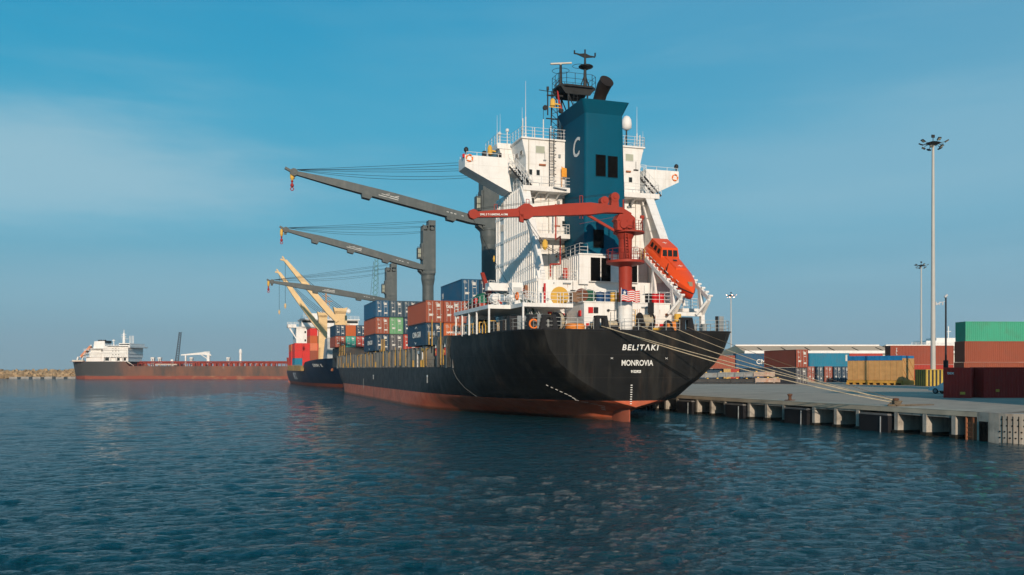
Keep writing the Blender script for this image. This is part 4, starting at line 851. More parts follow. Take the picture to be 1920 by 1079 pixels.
for a, c in ((22.6, 24.2), (27.4, 29.4)):                         # tall portals behind the poop
    pil = MB(); pil.box(-13.7, -12.0, a, a+.35, 5.6, 9.6); pil.box(-13.7, -12.9, a, c, 8.6, 9.6); pil.box(-13.75,-13.3,a,a+.9,5.6,9.2); pil.box(-12.2, -11.6, a, c, 5.6, 9.6); pil.build('portal', pgrey, ship)
pil = MB(); pil.box(-12.9,-9,21.2,22.4,5.6,9.0); pil.rail([(-13.6,21.3,5.7),(-13.6,131,5.7)],1.05,2.2,.022,2)
pil.build('deck_railing', pgrey, ship)
u = 33.6
while u < 131:
    t_ = rng.random(); yb = MB()
    if t_ < .4: yb.bar((-13.82,u,5.9),(-13.82,u+.1,8.1+rng.random()*.3),.09,.12); yb.bar((-13.8,u,8.1),(-13.4,u+.4,8.3),.09)
    elif t_ < .7:
        for q in range(3): yb.bar((-13.8,u+q*.35,5.75),(-13.8,u+q*.35,6.6+rng.random()*.2),.09)
    else: yb.bar((-13.7,u,6),(-13.7,u,8.9),.09); yb.bar((-13.7,u+.5,6),(-13.7,u+.5,8.0),.06)
    yb.build('lashing_rod', mat('lashing_yellow', (.42,.25,.055), .6, var=.3, dirt=RUST, dirt_amt=.5), ship); u += rng.uniform(2.8, 6.0)
for u, z0, z1 in ((26.2,6.0,11.4),(31.0,8.5,12.0),(32.8,8.7,10.4),(66.5,8.5,10.6),(68,8.5,10.6),(69.5,8.5,10.6),(24.8,6,8)): yb = MB(); yb.bar((-13.6,u,z0),(-13.6,u+.05,z1),.13); yb.build('lashing_rod', mat('lashing_yellow', (.42,.25,.055), .6, var=.3, dirt=RUST, dirt_amt=.5), ship)
yb = MB(); yb.bar((-13.6,84,8.3),(-13.6,82,10.2),.14); yb.bar((-13.6,75.6,8.4),(-13.6,74.9,10.3),.2); 
for u in (121,124,127,130): yb.bar((-13.2,u,8.5),(-13.2,u,10.9),.12)
for z in (9.6,10.9): yb.bar((-13.2,121,z),(-13.2,130,z),.1)
yb.build('lashing_platform', mat('lashing_yellow', (.42,.25,.055), .6, var=.3, dirt=RUST, dirt_amt=.5), ship)
sh = MB(); sh.box(-13.5,-12.0,38.6,39.0,5.7,8.0); sh.box(-13.6,-13.5,37.2,40.6,7.6,8.0); sh.box(-13.6,-13.5,36.9,37.3,5.7,7.8); sh.box(-13.6,-13.5,40.2,40.6,5.7,7.8); sh.box(-13.0,-11.9,36.9,41,5.7,7.9); sh.m = 1; sh.box(-13.72,-13.4,35.6,36.6,5.7,6.7); sh.bar((-13.6,35.6,6),(-13.6,35.6,8.1),.2); sh.box(-13.7,-12.4,34.8,37.0,8.0,8.3); sh.m = 2; sh.bar((-13,37,8.3),(-13,34,10.4),1.0,.9); sh.build('deck_shelter', [white, yellow, fitgrey], ship)
for u in (23.4, 28.2):
    q = MB(); q.box(-13.8,-13.5,u-.25,u+.25,7.2,8.1); q.m = 1; q.box(-13.83,-13.5,u-.2,u+.2,8.2,8.35); q.cyl((-13.6,u,8.35),(-13.6,u,8.8),.22,.12,10); q.m = 2; q.box(-13.83,-13.8,u-.15,u+.15,7.5,7.8)
    q.build('lifebuoy_light', [mat('signal_red',(.75,.08,.03),.5), white, yellow], ship)
fc = MB(); fc.box(-8,8,148,153,6,9.4); fc.bar((-3,149,9),(-3,149,16),.5); fc.rail([(-11.5,148,8.6),(-9,154,8.9),(-5,158,9.1)],1.1,1.5,.03); fc.build('forecastle_gear', pgrey, ship)
fm = MB(); fm.bar((-8.6,153,9),(-8.6,153,19.6),.5); fm.bar((-9.6,153,17.3),(-7.6,153,17.3),.25); fm.bar((-9.4,153,16),(-7.8,153,16),.3); fm.bar((-9.9,153,15.4),(-7.3,153,15.4),.4); fm.bar((-9.9,153,15.2),(-8.8,153,17),.15); fm.bar((-7.3,153,15.2),(-8.4,153,17),.15)
fm.build('foremast', creamcrane, ship)

# ------------------------------------------------------------------ containers
C = {}
def cm_(key):
    cols = dict(brown=(.30,.068,.038), rust=(.30,.078,.042), red=(.40,.045,.03), orange=(.50,.12,.035), navy=(.012,.045,.085), blue=(.014,.085,.17), bgrey=(.035,.075,.11),
                slate=(.085,.085,.095), green=(.13,.34,.16), teal=(.03,.34,.26), dkred=(.48,.035,.026), hotred=(.62,.035,.03), salmon=(.66,.20,.10), jade=(.06,.36,.22), skyblue=(.01,.19,.30), dgreen=(.02,.10,.03), tan=(.50,.33,.12))
    c = cols[key]; return mat('container_'+key, c, .5, var=.08, dirt=(c[0]*.5+.06, c[1]*.5+.035, c[2]*.5+.025), dirt_amt=.55, streak=.35, dscale=.6, vs=.3)
plate = mat('decal_white', (.62,.60,.55), .6, var=.1)
rodm = mat('locking_rod', (.42,.42,.40), .45, var=.1)
def container(loc, rz, L, W, H, key, label, group, doors=True, big=True, side=None, frm=None):
    """origin at the near lower port corner; x across, y along"""
    root = empty('shipping_container', loc, rz, label, 'container', group)
    m = cm_(key); ck = (round(L,2), round(W,2), round(H,2), key, doors, big)
    if ck in C: 
        body, ex_ = C[ck]
        o = body.copy(); COL.objects.link(o); o.parent = root
        for e in ex_:
            c = e.copy(); COL.objects.link(c); c.parent = root
            for g in e.children: k2 = g.copy(); COL.objects.link(k2); k2.parent = c
    else:
        b = MB(); t = .10; dp = .045
        for y in (0, L-t):                                           # end frames
            for x in (0, W-t): b.box(x, x+t, y, y+t, 0, H)
            b.box(t, W-t, y, y+t, 0, .14); b.box(t, W-t, y, y+t, H-.11, H)
        for x in (0, W-t): b.box(x+.01, x+t-.01, t, L-t, 0, .13); b.box(x+.01, x+t-.01, t, L-t, H-.09, H)
        pit = .28 if big else .56
        n_ = max(3, int((L-2*t)/pit)); pit = (L-2*t)/n_
        for x0, sg in ((.035, 1), (W-.035, -1)):
            vs = []; 
            for i in range(n_):
                y = t+i*pit
                for fx, dd in ((0,0),(.28,0),(.5,1),(.78,1)): vs.append((x0+sg*dp*dd, y+fx*pit))
            vs.append((x0, L-t)); k = len(vs)
            b.add([(x, y, .13) for x, y in vs]+[(x, y, H-.09) for x, y in vs], [(i, i+1, k+i+1, k+i) for i in range(k-1)])
        def endpanel(y0, sg):
            vs = []; nn_ = 8; pp_ = (W-2*t)/nn_
            for i in range(nn_):
                for fx, dd in ((0,0),(.28,0),(.5,1),(.78,1)): vs.append((t+(i+fx)*pp_, y0+sg*dp*dd))
            vs.append((W-t, y0)); k = len(vs)
            b.add([(x, y, .13) for x, y in vs]+[(x, y, H-.09) for x, y in vs], [(i, i+1, k+i+1, k+i) for i in range(k-1)])
        endpanel(L-.035, -1)
        if not doors: endpanel(.035, 1)
        b.box(.03, W-.03, .03, L-.03, H-.05, H-.02); b.box(.03, W-.03, .03, L-.03, .05, .1)
        o = b.build('body', m, root); ex_ = []
        if doors:
            for dside in (0, 1):
                q = MB(); x0 = t+.01+dside*(W/2-t); x1 = x0+W/2-t-.02
                q.box(x0, x1, .04, .08, .15, H-.12)
                for z in (.35*H, .6*H, .8*H): q.box(x0+.05, x1-.05, .025, .04, z, z+.05)
                dd = q.build('door', m, root); ex_.append(dd)
                q = MB()
                for fx in (.28, .75): x = x0+(x1-x0)*fx; q.bar((x,.0,.16),(x,.0,H-.13),.045); q.box(x-.02,x+.16,-.02,.01,H*.36,H*.38)
                q.build('locking_rods', rodm, dd)
                q = MB(); 
                if dside: q.box(x0+.25,x1-.35,.015,.024,H*.72,H*.86); q.box(x0+.3,x1-.3,.015,.024,H*.60,H*.63); q.box(x0+.3,x1-.2,.015,.024,H*.2,H*.28)
                else: q.box(x0+.35,x1-.2,.015,.024,H*.30,H*.40); q.box(x0+.3,x1-.55,.015,.024,H*.55,H*.60)
                for e_ in range(3): q.box(x0+.12+e_*.02,x0+.5+.08*e_,.018,.026,H*(.90-.045*e_),H*(.915-.045*e_))
                q.build('label_plate', plate, dd)
        C[ck] = (o, ex_)
    return root
ROW = {0: 'outermost', 1: 'second', 2: 'third', 3: 'fourth', 4: 'fifth'}
def ship_box(r, u, z, L, H, key, label, doors=True, big=True, group='containers stacked on the black ship'):
    return container(world(-13.75+2.52*r, u, z), TH, L, 2.44, H, key, label, group, doors, big)
def side_text(root, s, size, y, z, m=None, w=1.0): text(s, size, (-.012, y, z), PORT, root, 'marking', m or lettering, bold=.01, width=w)
def end_text(root, s, size, x, z, w=1.0): text(s, size, (x, -.03, z), AFT, root, 'marking', lettering, bold=.01, width=w)
def swoosh(root, L, H, f=.5):
    q = MB(); q.prism([(L*f+.9,H*.80),(L*f-.2,H*.93),(L*f-.9,H*.80),(L*f-.5,H*.86)], -.02, -.008, 'x'); q.prism([(L*f-.6,H*.16),(L*f+.4,H*.06),(L*f+.9,H*.20),(L*f+.2,H*.15)], -.02, -.008, 'x'); q.build('logo', lettering, root)
# aft stack
uA = 34.1; zA = [8.72, 11.77, 14.83]; H_ = 2.98
c = ship_box(0,uA,zA[0],12.19,H_,'navy','navy container lettered CMA CGM, bottom outboard box next to the white platform'); side_text(c,'CMA CGM',1.15,8.6,1.15,w=1.0); swoosh(c,12.19,H_,.52)
xb = MB(); xb.bar((.3,-.12,.2),(2.2,-.12,H_-.1),.05); xb.bar((2.2,-.12,.2),(.3,-.12,H_-.1),.05); xb.build('lashing_cross', blackp, c)
c = ship_box(0,uA,zA[1],12.19,H_,'rust','red-brown container resting on the lettered navy one nearest the bridge')
c = ship_box(1,uA,zA[0],12.19,H_,'orange','orange-red container with white writing behind the pillars, below the tex one'); end_text(c,'HAMBURG',.4,.35,1.6)
c = ship_box(1,uA,zA[1],12.19,H_,'brown','brown container marked tex on its door, one row inboard of the high red-brown one'); end_text(c,'tex',.75,.3,2.0)
c = ship_box(2,uA,zA[0],12.19,H_,'bgrey','grey-blue container at deck level seen under the white platform, third row inboard')
c = ship_box(2,uA,zA[1],12.19,H_,'brown','brown container under the large blue one, partly hidden by the green covered rescue boat'); end_text(c,'tex',.75,.3,2.0)
c = ship_box(2,uA,zA[2],12.19,H_,'blue','large blue container topping the stack nearest the bridge, before the crane column'); side_text(c,'H',1.2,11.4,1.0)
c = ship_box(3,uA,zA[0],12.19,H_,'brown','brown container low in the fourth row, seen between the white pillars')
c = ship_box(3,uA,zA[1],12.19,H_,'slate','slate container in the fourth row behind the white equipment cabinet')
c = ship_box(3,uA,zA[2],12.19,H_,'navy','dark navy container on the top tier right of the large blue one')
# middle stack
uB = 74.7; zB = [8.75, 11.77, 14.80]; LB = 13.7
for t_, keys in enumerate((('navy','slate','red','brown'), ('rust','green','navy','slate'), ('blue','bgrey','bgrey','bgrey'))):
    for r_, ky in enumerate(keys):
        lab = [['navy container lettered CMA CGM at the bottom of the middle stack, outboard row','slate grey container between a navy and a red one, bottom of the middle stack','red container at the bottom of the third row of the middle stack','brown bottom container of the middle stack hidden mostly by the aft stack'],
               ['red-brown container in the middle tier of the middle stack, outboard row','pale green container with white plates in the middle tier of the middle stack','navy container beside the pale green one, middle tier','slate container in the middle tier next to the aft stack'],
               ['bright blue container on the top outboard corner of the middle stack','blue-grey container on the top tier right above the pale green one','blue-grey container in the third row of the top tier, middle stack','blue-grey top container of the middle stack next to the high red-brown one']][t_][r_]
        c = ship_box(r_,uB,zB[t_],LB,2.95,ky,lab)
        if t_ == 0 and r_ == 0: side_text(c,'CMA CGM',1.15,9.2,1.15); swoosh(c,LB,2.95,.5)
# forward stack
uC = 133.5
for t_, keys in enumerate((('brown','teal','red','brown'), ('navy','orange','navy','navy'))):
    for r_, ky in enumerate(keys):
        lab = [['brown container at the outboard lower corner of the forward stack','teal green container with white plates, lower tier of the forward stack','red container beside the teal green one, lower tier','brown container in the fourth row of the forward stack, lower tier'],
               ['navy container with white marks on the upper outboard corner of the forward stack','plain orange container on top of the teal green one','navy container right of the plain orange one, top of the forward stack','navy container in the fourth row of the forward stack, upper tier']][t_][r_]
        c = ship_box(r_,uC,10.75+t_*2.72,11.0,2.66,ky,lab,doors=(ky not in ('orange',)),big=False)
# ------------------------------------------------------------------ loose things on the ship
def drum(v, u, z, m, label, r=.36, hh=.95):
    b = MB(); b.lathe([(r,0),(r,.28*hh),(r*1.05,.30*hh),(r,.33*hh),(r,.62*hh),(r*1.05,.65*hh),(r,.68*hh),(r,hh)], (0,0,0), 18)
    o = b.build('drum', m, None, 40); o.location = world(v,u,z); o.rotation_euler = (0,0,TH); tag(o, label, 'drum', 'drums on the aft deckhouse roof'); return o
for v, m, lab in ((-2.6,bluep,'blue drum nearer the green reel on the deckhouse roof'),(-1.85,bluep,'blue drum beside the yellow drums on the deckhouse roof'),(-.75-.35,yellow,'yellow drum next to the blue drums'),(-.3,yellow,'yellow drum closest to the red crane column'),
                  (1.6,blackp,'black drum right of the flag on the deckhouse roof'),(3.0,blackp,'black drum beside the bright red drum'),(3.75,redd,'bright red drum, leftmost of the red ones'),(4.45,redd,'bright red drum at the right corner of the deckhouse roof')):
    drum(v, 1.6, 12.4, m, lab, .37 if m is not bluep else .42, 1.05)
def reel(v, u, z, r, m, label, name='cable_reel'):
    b = MB()
    for x in (-.35,.35): b.cyl((x-.03,0,r),(x+.03,0,r),r,n=22)
    b.cyl((-.35,0,r),(.35,0,r),r*.5,n=16); o = b.build(name, m, None, 35); o.location = world(v,u,z); o.rotation_euler = (0,0,TH+R(55)); tag(o, label, 'reel', 'reels on the aft deckhouse roof')
reel(-4.3,2.3,12.4,.72,mat('reel_brown',(.16,.055,.03),.6),'rusty brown reel at the left end of the deckhouse roof'); reel(-3.5,2.2,12.4,.68,mat('reel_green',(.02,.10,.06),.6),'dark green reel beside the rusty brown one')
b = MB(); b.box(-.6,.6,-.4,.4,0,.9); b.box(-.65,.65,-.45,.45,.9,1.0); o = b.build('wooden_crate', mat('crate_brown',(.22,.13,.08),.8,var=.3)); o.location = world(-5.1,2.0,12.4); o.rotation_euler=(0,0,TH); tag(o,'small brown crate left of the reels on the deckhouse','crate')
# flag
b = MB(); nx, nz = 22, 11; W_, Hh = 1.95, 1.15
P_ = [[(.08+W_*i/nx, .16*math.sin(i*.75)*(i/nx), .03+Hh*j/nz-.10*(i/nx)**1.5+.05*math.sin(i*.6)) for j in range(nz+1)] for i in range(nx+1)]
for i in range(nx):
    for j in range(nz):
        b.m = 2 if (j >= 6 and i < 7) else (j+1) % 2 and 0 or (1 if j % 2 else 0)
        b.add([P_[i][j], P_[i+1][j], P_[i+1][j+1], P_[i][j+1]], [(0,1,2,3)])
b.m = 1; st = []
for a in range(10): rr = .22 if a % 2 == 0 else .09; st.append((.40+rr*math.sin(a*math.pi/5), rr*math.cos(a*math.pi/5)+.88))
b.prism(st, -.06, .03, 'y')
fo = b.build('flag', [mat('flag_red',(.62,.03,.03),.8), mat('flag_white',(.75,.73,.68),.8), mat('flag_blue',(.015,.04,.14),.8)]); fo.location = world(-2.05,-2.3,12.25); fo.rotation_euler = (0,0,TH)
tag(fo, 'red and white striped flag with a white star on blue, flying from the stern pole', 'flag')
b = MB(); b.cyl((-2.08,-2.3,9.4),(-2.0,-2.3,13.6),.035,n=6); b.build('flag_pole', rail_m, ship)
def buoy(v, u, z, r, label, ax='y', red=False):
    b = MB(); b.m = 0; b.ring((0,0,0), r, r*.24, ax, 24, 8)
    if not red:
        b.m = 1
        for i in range(4):
            a = i*math.pi/2+.4; p = (r*math.cos(a), 0, r*math.sin(a)); q = (r*math.cos(a+.35), 0, r*math.sin(a+.35)); b.cyl(p, q, r*.27, n=8)
    o = b.build('lifebuoy', [orange2, lettering], None, 60); o.location = world(v,u,z); o.rotation_euler = (0,0,TH); tag(o, label, 'lifebuoy', 'lifebuoys on the ship')
buoy(-13.15,14.2,29.5,.36,'orange and white lifebuoy on the left bridge wing'); buoy(13.1,14.2,29.05,.36,'orange and white lifebuoy on the right bridge wing'); buoy(-10.9,-1.2,9.9,.42,'orange lifebuoy on the stern rail left of the black chock',red=True)
buoy(-11.35,2.6,12.9,.36,'orange lifebuoy on the white platform beside the stairs',ax='x',red=True)
def coil(v,u,z,label):
    b = MB(); b.lathe([(.9,0),(1.0,.1),(1.0,.55),(.85,.72),(.3,.75)], (0,0,0), 20); o = b.build('rope_coil', mat('coil_orange',(.80,.26,.05),.8,var=.2), None, 40); o.location = world(v,u,z); o.rotation_euler = (0,0,TH); tag(o,label,'rope coil','orange rope coils')
coil(-6.3,-.6,9.3,'large round coil of orange rope on the poop deck, left of the middle chock')
b = MB(); b.box(-.5,.5,-.3,.3,0,.75); b.cyl((-.5,0,.8),(.5,0,.8),.3,n=10); o = b.build('rope_bin', mat('coil_orange',(.8,.26,.05),.8,var=.2)); o.location = world(4.1,-1.2,9.3); o.rotation_euler=(0,0,TH); tag(o,'small orange bin by the right fairlead under the lifeboat','bin')
b = MB(); b.cyl((0,0,0),(0,0,1.2),.06,n=6); b.cyl((0,0,1.1),(0,0,1.9),.36,n=10); o = b.build('yellow_buoy_light', yellow); o.location = world(5.1,-.9,9.3); o.rotation_euler=(0,0,TH); tag(o,'yellow covered post beside the small orange bin','post')
# rope reel standing in a frame on the port quarter
b = MB()
for x in (-.55,.55): b.ring((x*.5,0,.95),.85,.07,'x',24,6)
b.cyl((-.3,0,.95),(.3,0,.95),.78,n=24); b.m=1; b.cyl((-.26,0,.95),(.26,0,.95),.84,n=24)
o = b.build('rope_reel', [blackp, rope_m], None, 40); o.location = world(-8.1,-.4,9.3); o.rotation_euler=(0,0,TH+R(20)); tag(o,'tall reel of pale rope at the left of the stern deck','reel')
# rescue boat under green cover, davit, rafts
rb = on_ship('rescue_boat', -12.6, 13.0, 12.6, 'small rescue boat under a green cover at the front of the white platform', 'boat')
b = MB(); b.loft([[(-.9*w,y,.15),(-.5*w,y,-.35),(.5*w,y,-.35),(.9*w,y,.15)] for y, w in ((-2.6,.7),(-1,1),(1,1),(2.2,.8),(2.9,.15))]); b.build('boat_hull', mat('boat_dark_red',(.35,.05,.03),.5), rb)
b = MB(); b.loft([[(-.98*w,y,.12),(-.6*w,y,.5+hh),(0,y,.75+hh),(.6*w,y,.5+hh),(.98*w,y,.12)] for y, w, hh in ((-2.7,.7,.5),(-1.6,1,.55),(0,1,.25),(1.4,.95,.0),(2.4,.7,-.2),(2.9,.2,-.3))]); b.build('cover', greenp, rb, 60)
b = MB(); b.lathe([(.05,-.35),(.3,-.2),(.33,.1),(.2,.33),(.05,.38)], (-.75,-2.2,.3), 12); b.build('fender', redsq, rb, 60)
b = MB(); b.cyl((-12.1,9.2,12.15),(-12.1,9.2,13.3),.34,n=14); b.prism([(8.7,13.0),(9.8,13.0),(12.6,16.2),(12.35,16.3)], -12.35,-11.95,'x'); b.cyl((-12.5,9,13.0),(-11.7,9,13.0),.5,n=14); b.bar((-11.9,9.2,13.5),(-10.9,9.2,12.6),.2); b.build('rescue_boat_davit', redp, ship, 35)
for i, (v, lab) in enumerate(((-12.7,'white life raft canister, the left of the two on the platform'),(-10.9,'white life raft canister, the right of the two, before the cabinet'))):
    rf = on_ship('life_raft', v, 6.3, 12.95, lab, 'life raft', 'life raft canisters')
    b = MB(); b.lathe([(.15,-.75),(.38,-.68),(.45,-.3),(.45,-.02),(.48,-.02),(.48,.02),(.45,.02),(.45,.3),(.38,.68),(.15,.75)], (0,0,0), 20, 'y'); b.build('canister', white, rf, 40)
    b = MB(); b.bar((-.4,-.4,-.8),(.3,-.4,-.4),.08); b.bar((.4,-.4,-.8),(-.3,-.4,-.4),.08); b.bar((-.4,.4,-.8),(.3,.4,-.4),.08); b.bar((.4,.4,-.8),(-.3,.4,-.4),.08); b.build('cradle', rail_m, rf)
b = MB(); b.cyl((-8.45+.1,2.6,12.2),(-8.45+.1,2.6,14.3),.12); b.cyl((-8.5,9,12.3),(-8.5,9,14.3),.3); b.build('red_hose_box', redsq, ship, 40)

# ------------------------------------------------------------------ second container ship ahead, bow towards us
bship = empty('feeder_ship', (SX, SY, 0), TH, 'dark blue container ship with cream cranes, lying bow-on beyond the big black ship', 'ship')
bz = [-1, 0, .9, 2.2, 4, 5.8, 7.2, 8.6]
BT = [(168,[.1,.15,.2,.3,.6,1.2,2.0,3.0]),(172,[.1,.3,1.0,2.0,3.6,5.4,6.9,8.2]),(178,[2.4,3.0,4.0,5.6,7.6,9.4,10.6,11.6]),(185,[5.2,6.2,7.2,8.8,10.4,11.9,12.8,13.4]),(195,[8.3,9.3,10.2,11.4,12.5,13.3,13.8,14.0]),
      (205,[10.7,11.4,12.3,13.3,14.2,14.9,15.3,15.5]),(220,[12.9,13.3,14.1,14.8,15.4,15.8,16,16]),(240,[14,14.5,15,15.4,15.8,16,16,16]),(272,[14,14.5,15,15.4,15.8,16,16,16]),(284,[10,12,13,13.6,14,14,14,14]),(292,[4,8,10.5,12,13,13.5,13.6,13.7])]
bu = np.array([a for a, _ in BT]); bw = np.array([b for _, b in BT], float)
def bwf(u, z): return float(np.interp(z, bz, [np.interp(u, bu, bw[:, k]) for k in range(8)]))
def btop(u): return float(np.interp(u, [168, 196, 202, 206, 212, 280, 284], [8.7, 8.0, 7.6, 6.2, 5.0, 4.8, 4.8]))
def bstem(u, z): return u+(8.6-z)*.45*max(0, (176-u)/8) if u < 176 else u
bs = MB(); uu = sorted(set(list(np.arange(168, 196, 2))+list(np.arange(196, 214, 1.5))+list(np.arange(214, 292, 6))+[292]))
zz_ = [-1, 0, .5, .9, 1.6, 2.4, 3.4, 4.6, 5.6, 6.6, 7.6, 8.6]
for sg in (-1, 1):
    vs = []; fs = []
    for u in uu:
        for z in zz_: q = min(z, btop(u)); vs.append((sg*bwf(u, q), bstem(u, q), q))
    k = len(zz_)
    for a in range(len(uu)-1):
        for j in range(k-1): fs.append((a*k+j, (a+1)*k+j, (a+1)*k+j+1, a*k+j+1))
    bs.add(vs, fs)
bs.box(-13.6, 13.6, 291.9, 292, -1, 4.8)
def split_mat(name, low, mid, high, z1, fwd, u1):
    m = bpy.data.materials.new(name); m.use_nodes = True; n = m.node_tree.nodes; l = m.node_tree.links; b = n['Principled BSDF']; b.inputs['Roughness'].default_value = .45
    t = n.new('ShaderNodeTexCoord'); sp = n.new('ShaderNodeSeparateXYZ'); l.new(t.outputs['Object'], sp.inputs[0])
    g = n.new('ShaderNodeMath'); g.operation = 'GREATER_THAN'; l.new(sp.outputs[2], g.inputs[0]); g.inputs[1].default_value = z1
    s2 = n.new('ShaderNodeMath'); s2.operation = 'MULTIPLY_ADD'; l.new(sp.outputs[2], s2.inputs[0]); s2.inputs[1].default_value = 2.2; l.new(sp.outputs[1], s2.inputs[2])
    g2 = n.new('ShaderNodeMath'); g2.operation = 'GREATER_THAN'; l.new(s2.outputs[0], g2.inputs[0]); g2.inputs[1].default_value = u1
    no = n.new('ShaderNodeTexNoise'); no.inputs['Scale'].default_value = .3; no.inputs['Detail'].default_value = 8; l.new(t.outputs['Object'], no.inputs[0])
    def mx(f, a, c):
        x = n.new('ShaderNodeMix'); x.data_type = 'RGBA'; l.new(f, x.inputs[0])
        for s_, v in ((6, a), (7, c)):
            if isinstance(v, tuple): x.inputs[s_].default_value = (*v, 1)
            else: l.new(v, x.inputs[s_])
        return x.outputs[2]
    hi = mx(g2.outputs[0], high, fwd); up_ = mx(g.outputs[0], low, hi)
    sc = n.new('ShaderNodeMix'); sc.data_type = 'RGBA'; sc.blend_type = 'MULTIPLY'; sc.inputs[0].default_value = .5; l.new(up_, sc.inputs[6]); l.new(no.outputs[0], sc.inputs[7]); l.new(sc.outputs[2], b.inputs['Base Color']); return m
bs.build('hull', split_mat('feeder_hull', (.50,.10,.045), None, (.008,.03,.07), .95, (.045,.058,.075), 222), bship, 40)
b = MB(); 
for u in np.arange(170, 290, 4): w0, w1 = bwf(u, 5)-.1, bwf(u+4, 5)-.1; z = btop(u)-.4; z2 = btop(u+4)-.4; b.add([(-w0,bstem(u,z),z),(w0,bstem(u,z),z),(w1,u+4,z2),(-w1,u+4,z2)], [(0,1,2,3)])
b.build('deck', greyd, bship)
b = MB(); x = -12.6
b.box(-12.7, 12.7, 264, 280, 4.8, 21.6); b.box(-10.8,10.8,262.6,276,21.6,24.4); b.box(-16,16,263.5,267,21.2,21.6); b.box(-16,-12.7,263.3,263.6,21.2,22.5); b.box(-16,-15.8,263.3,267,21.2,22.5); b.box(12.7,16,263.3,263.6,21.2,22.5)
b.prism([(-15.6,21.2),(-12.7,16.8),(-12.7,17.4),(-14.8,21.2)], 264.2, 264.6, 'y'); b.box(-11.3,11.3,262,277,24.4,24.75)
b.rail([(-11,262.2,24.75),(11,262.2,24.75)],1.2,1.6,.06); b.rail([(-16,263.5,22.5),(-12,263.5,22.5)],.8,1.2,.06)
b.bar((-9.8,264,24.7),(-9.8,264,28),.12); b.box(-7.5,-4.5,266,269,24.7,27.0); b.cyl((-3.2,266,24.7),(-3.2,266,27.8),.2); b.cyl((-2.0,266,24.7),(-2.0,266,27.0),.25); b.lathe([(.1,27),(.9,27.6),(.9,28.6),(.1,29.2)],(7.5,266,0),12)
fh = b.build('superstructure', white, bship)
b = MB(); b.box(-10.6,10.6,262.52,262.6,23.2,24.1); b.box(-11.0,-10.9,263,268,23.2,24.1); b.build('bridge_window', glass, fh)
for x, z in ((-9.6,19.2),(-8.3,19.2),(-9.6,16.0),(-8.3,16.0),(-9.6,13),(-8.3,13)): b = MB(); b.box(x,x+.6,263.93,264,z,z+.8); b.build('window', glass, fh)
b = MB(); b.bar((-1,268,24.7),(-1,268,36.5),.5); b.bar((-3,268,32),(1.4,268,32),.3); b.bar((-2.5,268,34),(.8,268,34),.25); b.bar((-2.2,268,24.7),(-2.2,268,32),.2); b.bar((.3,268,24.7),(.3,268,32),.2)
for z in np.arange(25, 32, 1.4): b.bar((-2.2,268,z),(.3,268,z+1.2),.12)
b.build('signal_mast', mat('mast_rust',(.5,.28,.15),.6), bship)
def feeder_crane(v, u, w, ztop, zpiv, tip):
    b = MB(); b.box(v-w/2, v+w/2, u-1.4, u+1.4, zpiv-6, ztop-1.2); b.prism([(v-w/2-.5,ztop),(v-w/2,ztop-2),(v+w/2,ztop-2),(v+w/2+.5,ztop),(v+w/2-.5,ztop-.3),(v-w/2+.5,ztop-.3)],u-1.4,u+1.4,'y'); b.cyl((v,u,4),(v,u,zpiv-5.5),w*.52,n=20)
    o = b.build('deck_crane', creamcrane, bship, 35)
    a = Vector((v-w*.3, u-1.2, zpiv)); t = Vector(tip); d = (t-a); b = MB()
    si = Vector((0,1,0)); nn = d.cross(si).normalized()
    def s4(f, ww, hh): p = a+d*f; return [tuple(p-si*ww/2-nn*hh/2), tuple(p+si*ww/2-nn*hh/2), tuple(p+si*ww/2+nn*hh/2), tuple(p-si*ww/2+nn*hh/2)]
    b.loft([s4(0,1.6,1.0), s4(.15,1.6,1.7), s4(.6,1.4,1.7), s4(1,1.0,.9)]); b.bar(t, t+Vector((-1.4,0,.3)), .5); b.bar(t, t+Vector((-.9,0,1.2)), .4); b.build('jib', creamcrane, o, 25)
    b = MB(); 
    for i in range(4): q = Vector((v+w*.3-i*.3, u, ztop-.2-i*.3)); P_ = [t.lerp(q, k/6)-Vector((0,0,(.5+i*.35)*4*(k/6)*(1-k/6))) for k in range(7)]; b.tube(P_, .06, 4)
    b.tube([t, t-Vector((0,0,13))], .05, 4); b.build('wires', cable_m, o)
    b = MB(); b.lathe([(.1,.6),(.35,.2),(.3,-.5),(.1,-1.0)], tuple(t-Vector((0,0,13.4))), 8); b.build('hook_block', creamcrane, o)
feeder_crane(-6.3, 231, 2.9, 25.4, 18.8, (-21.0, 231, 38.6)); feeder_crane(-5.6, 189, 3.2, 24.2, 19.8, (-21.8, 189, 37.9))
b = MB(); b.prism([(192,8),(205,8),(199,14.8),(192,14.8)], -9, 4, 'x'); b.box(-9.5,-4.5,188,192,7,14.9); b.build('breakwater_house', mat('feeder_grey',(.42,.43,.42),.6,streak=.2), bship)
b = MB(); 
for u in np.arange(206, 262, 3.2): b.box(-15.9,-14.9,u,u+1.6,4.8,6.5); b.box(-15.95,-15.85,u+1.8,u+2.2,4.8,6.9)
b.build('lashing_post_row', mat('lashing_brown', (.30,.19,.07), .7, var=.35), bship); b = MB(); b.box(-13,13,206,262,4.8,6.5); b.build('hatch_coaming', greyd, bship)
def on_flare(ch, u, z, size, m, bold):
    p0 = Vector((-bwf(u, z), u, z)); xd = (Vector((-bwf(u-.8, z), u-.8, z))-p0).normalized(); ud = (Vector((-bwf(u, z+.8), u, z+.8))-p0); zd = xd.cross(ud).normalized(); yd = zd.cross(xd).normalized()
    o = text(ch, size, p0+zd*.12, (0,0,0), bship, 'letter', m=m, bold=bold, width=1.05); o.rotation_euler = Matrix((xd, yd, zd)).transposed().to_euler()
for i_, ch in enumerate('KODOVIK'): on_flare(ch, 192.6-i_*1.5, 6.1, 1.5, lettering, .03)
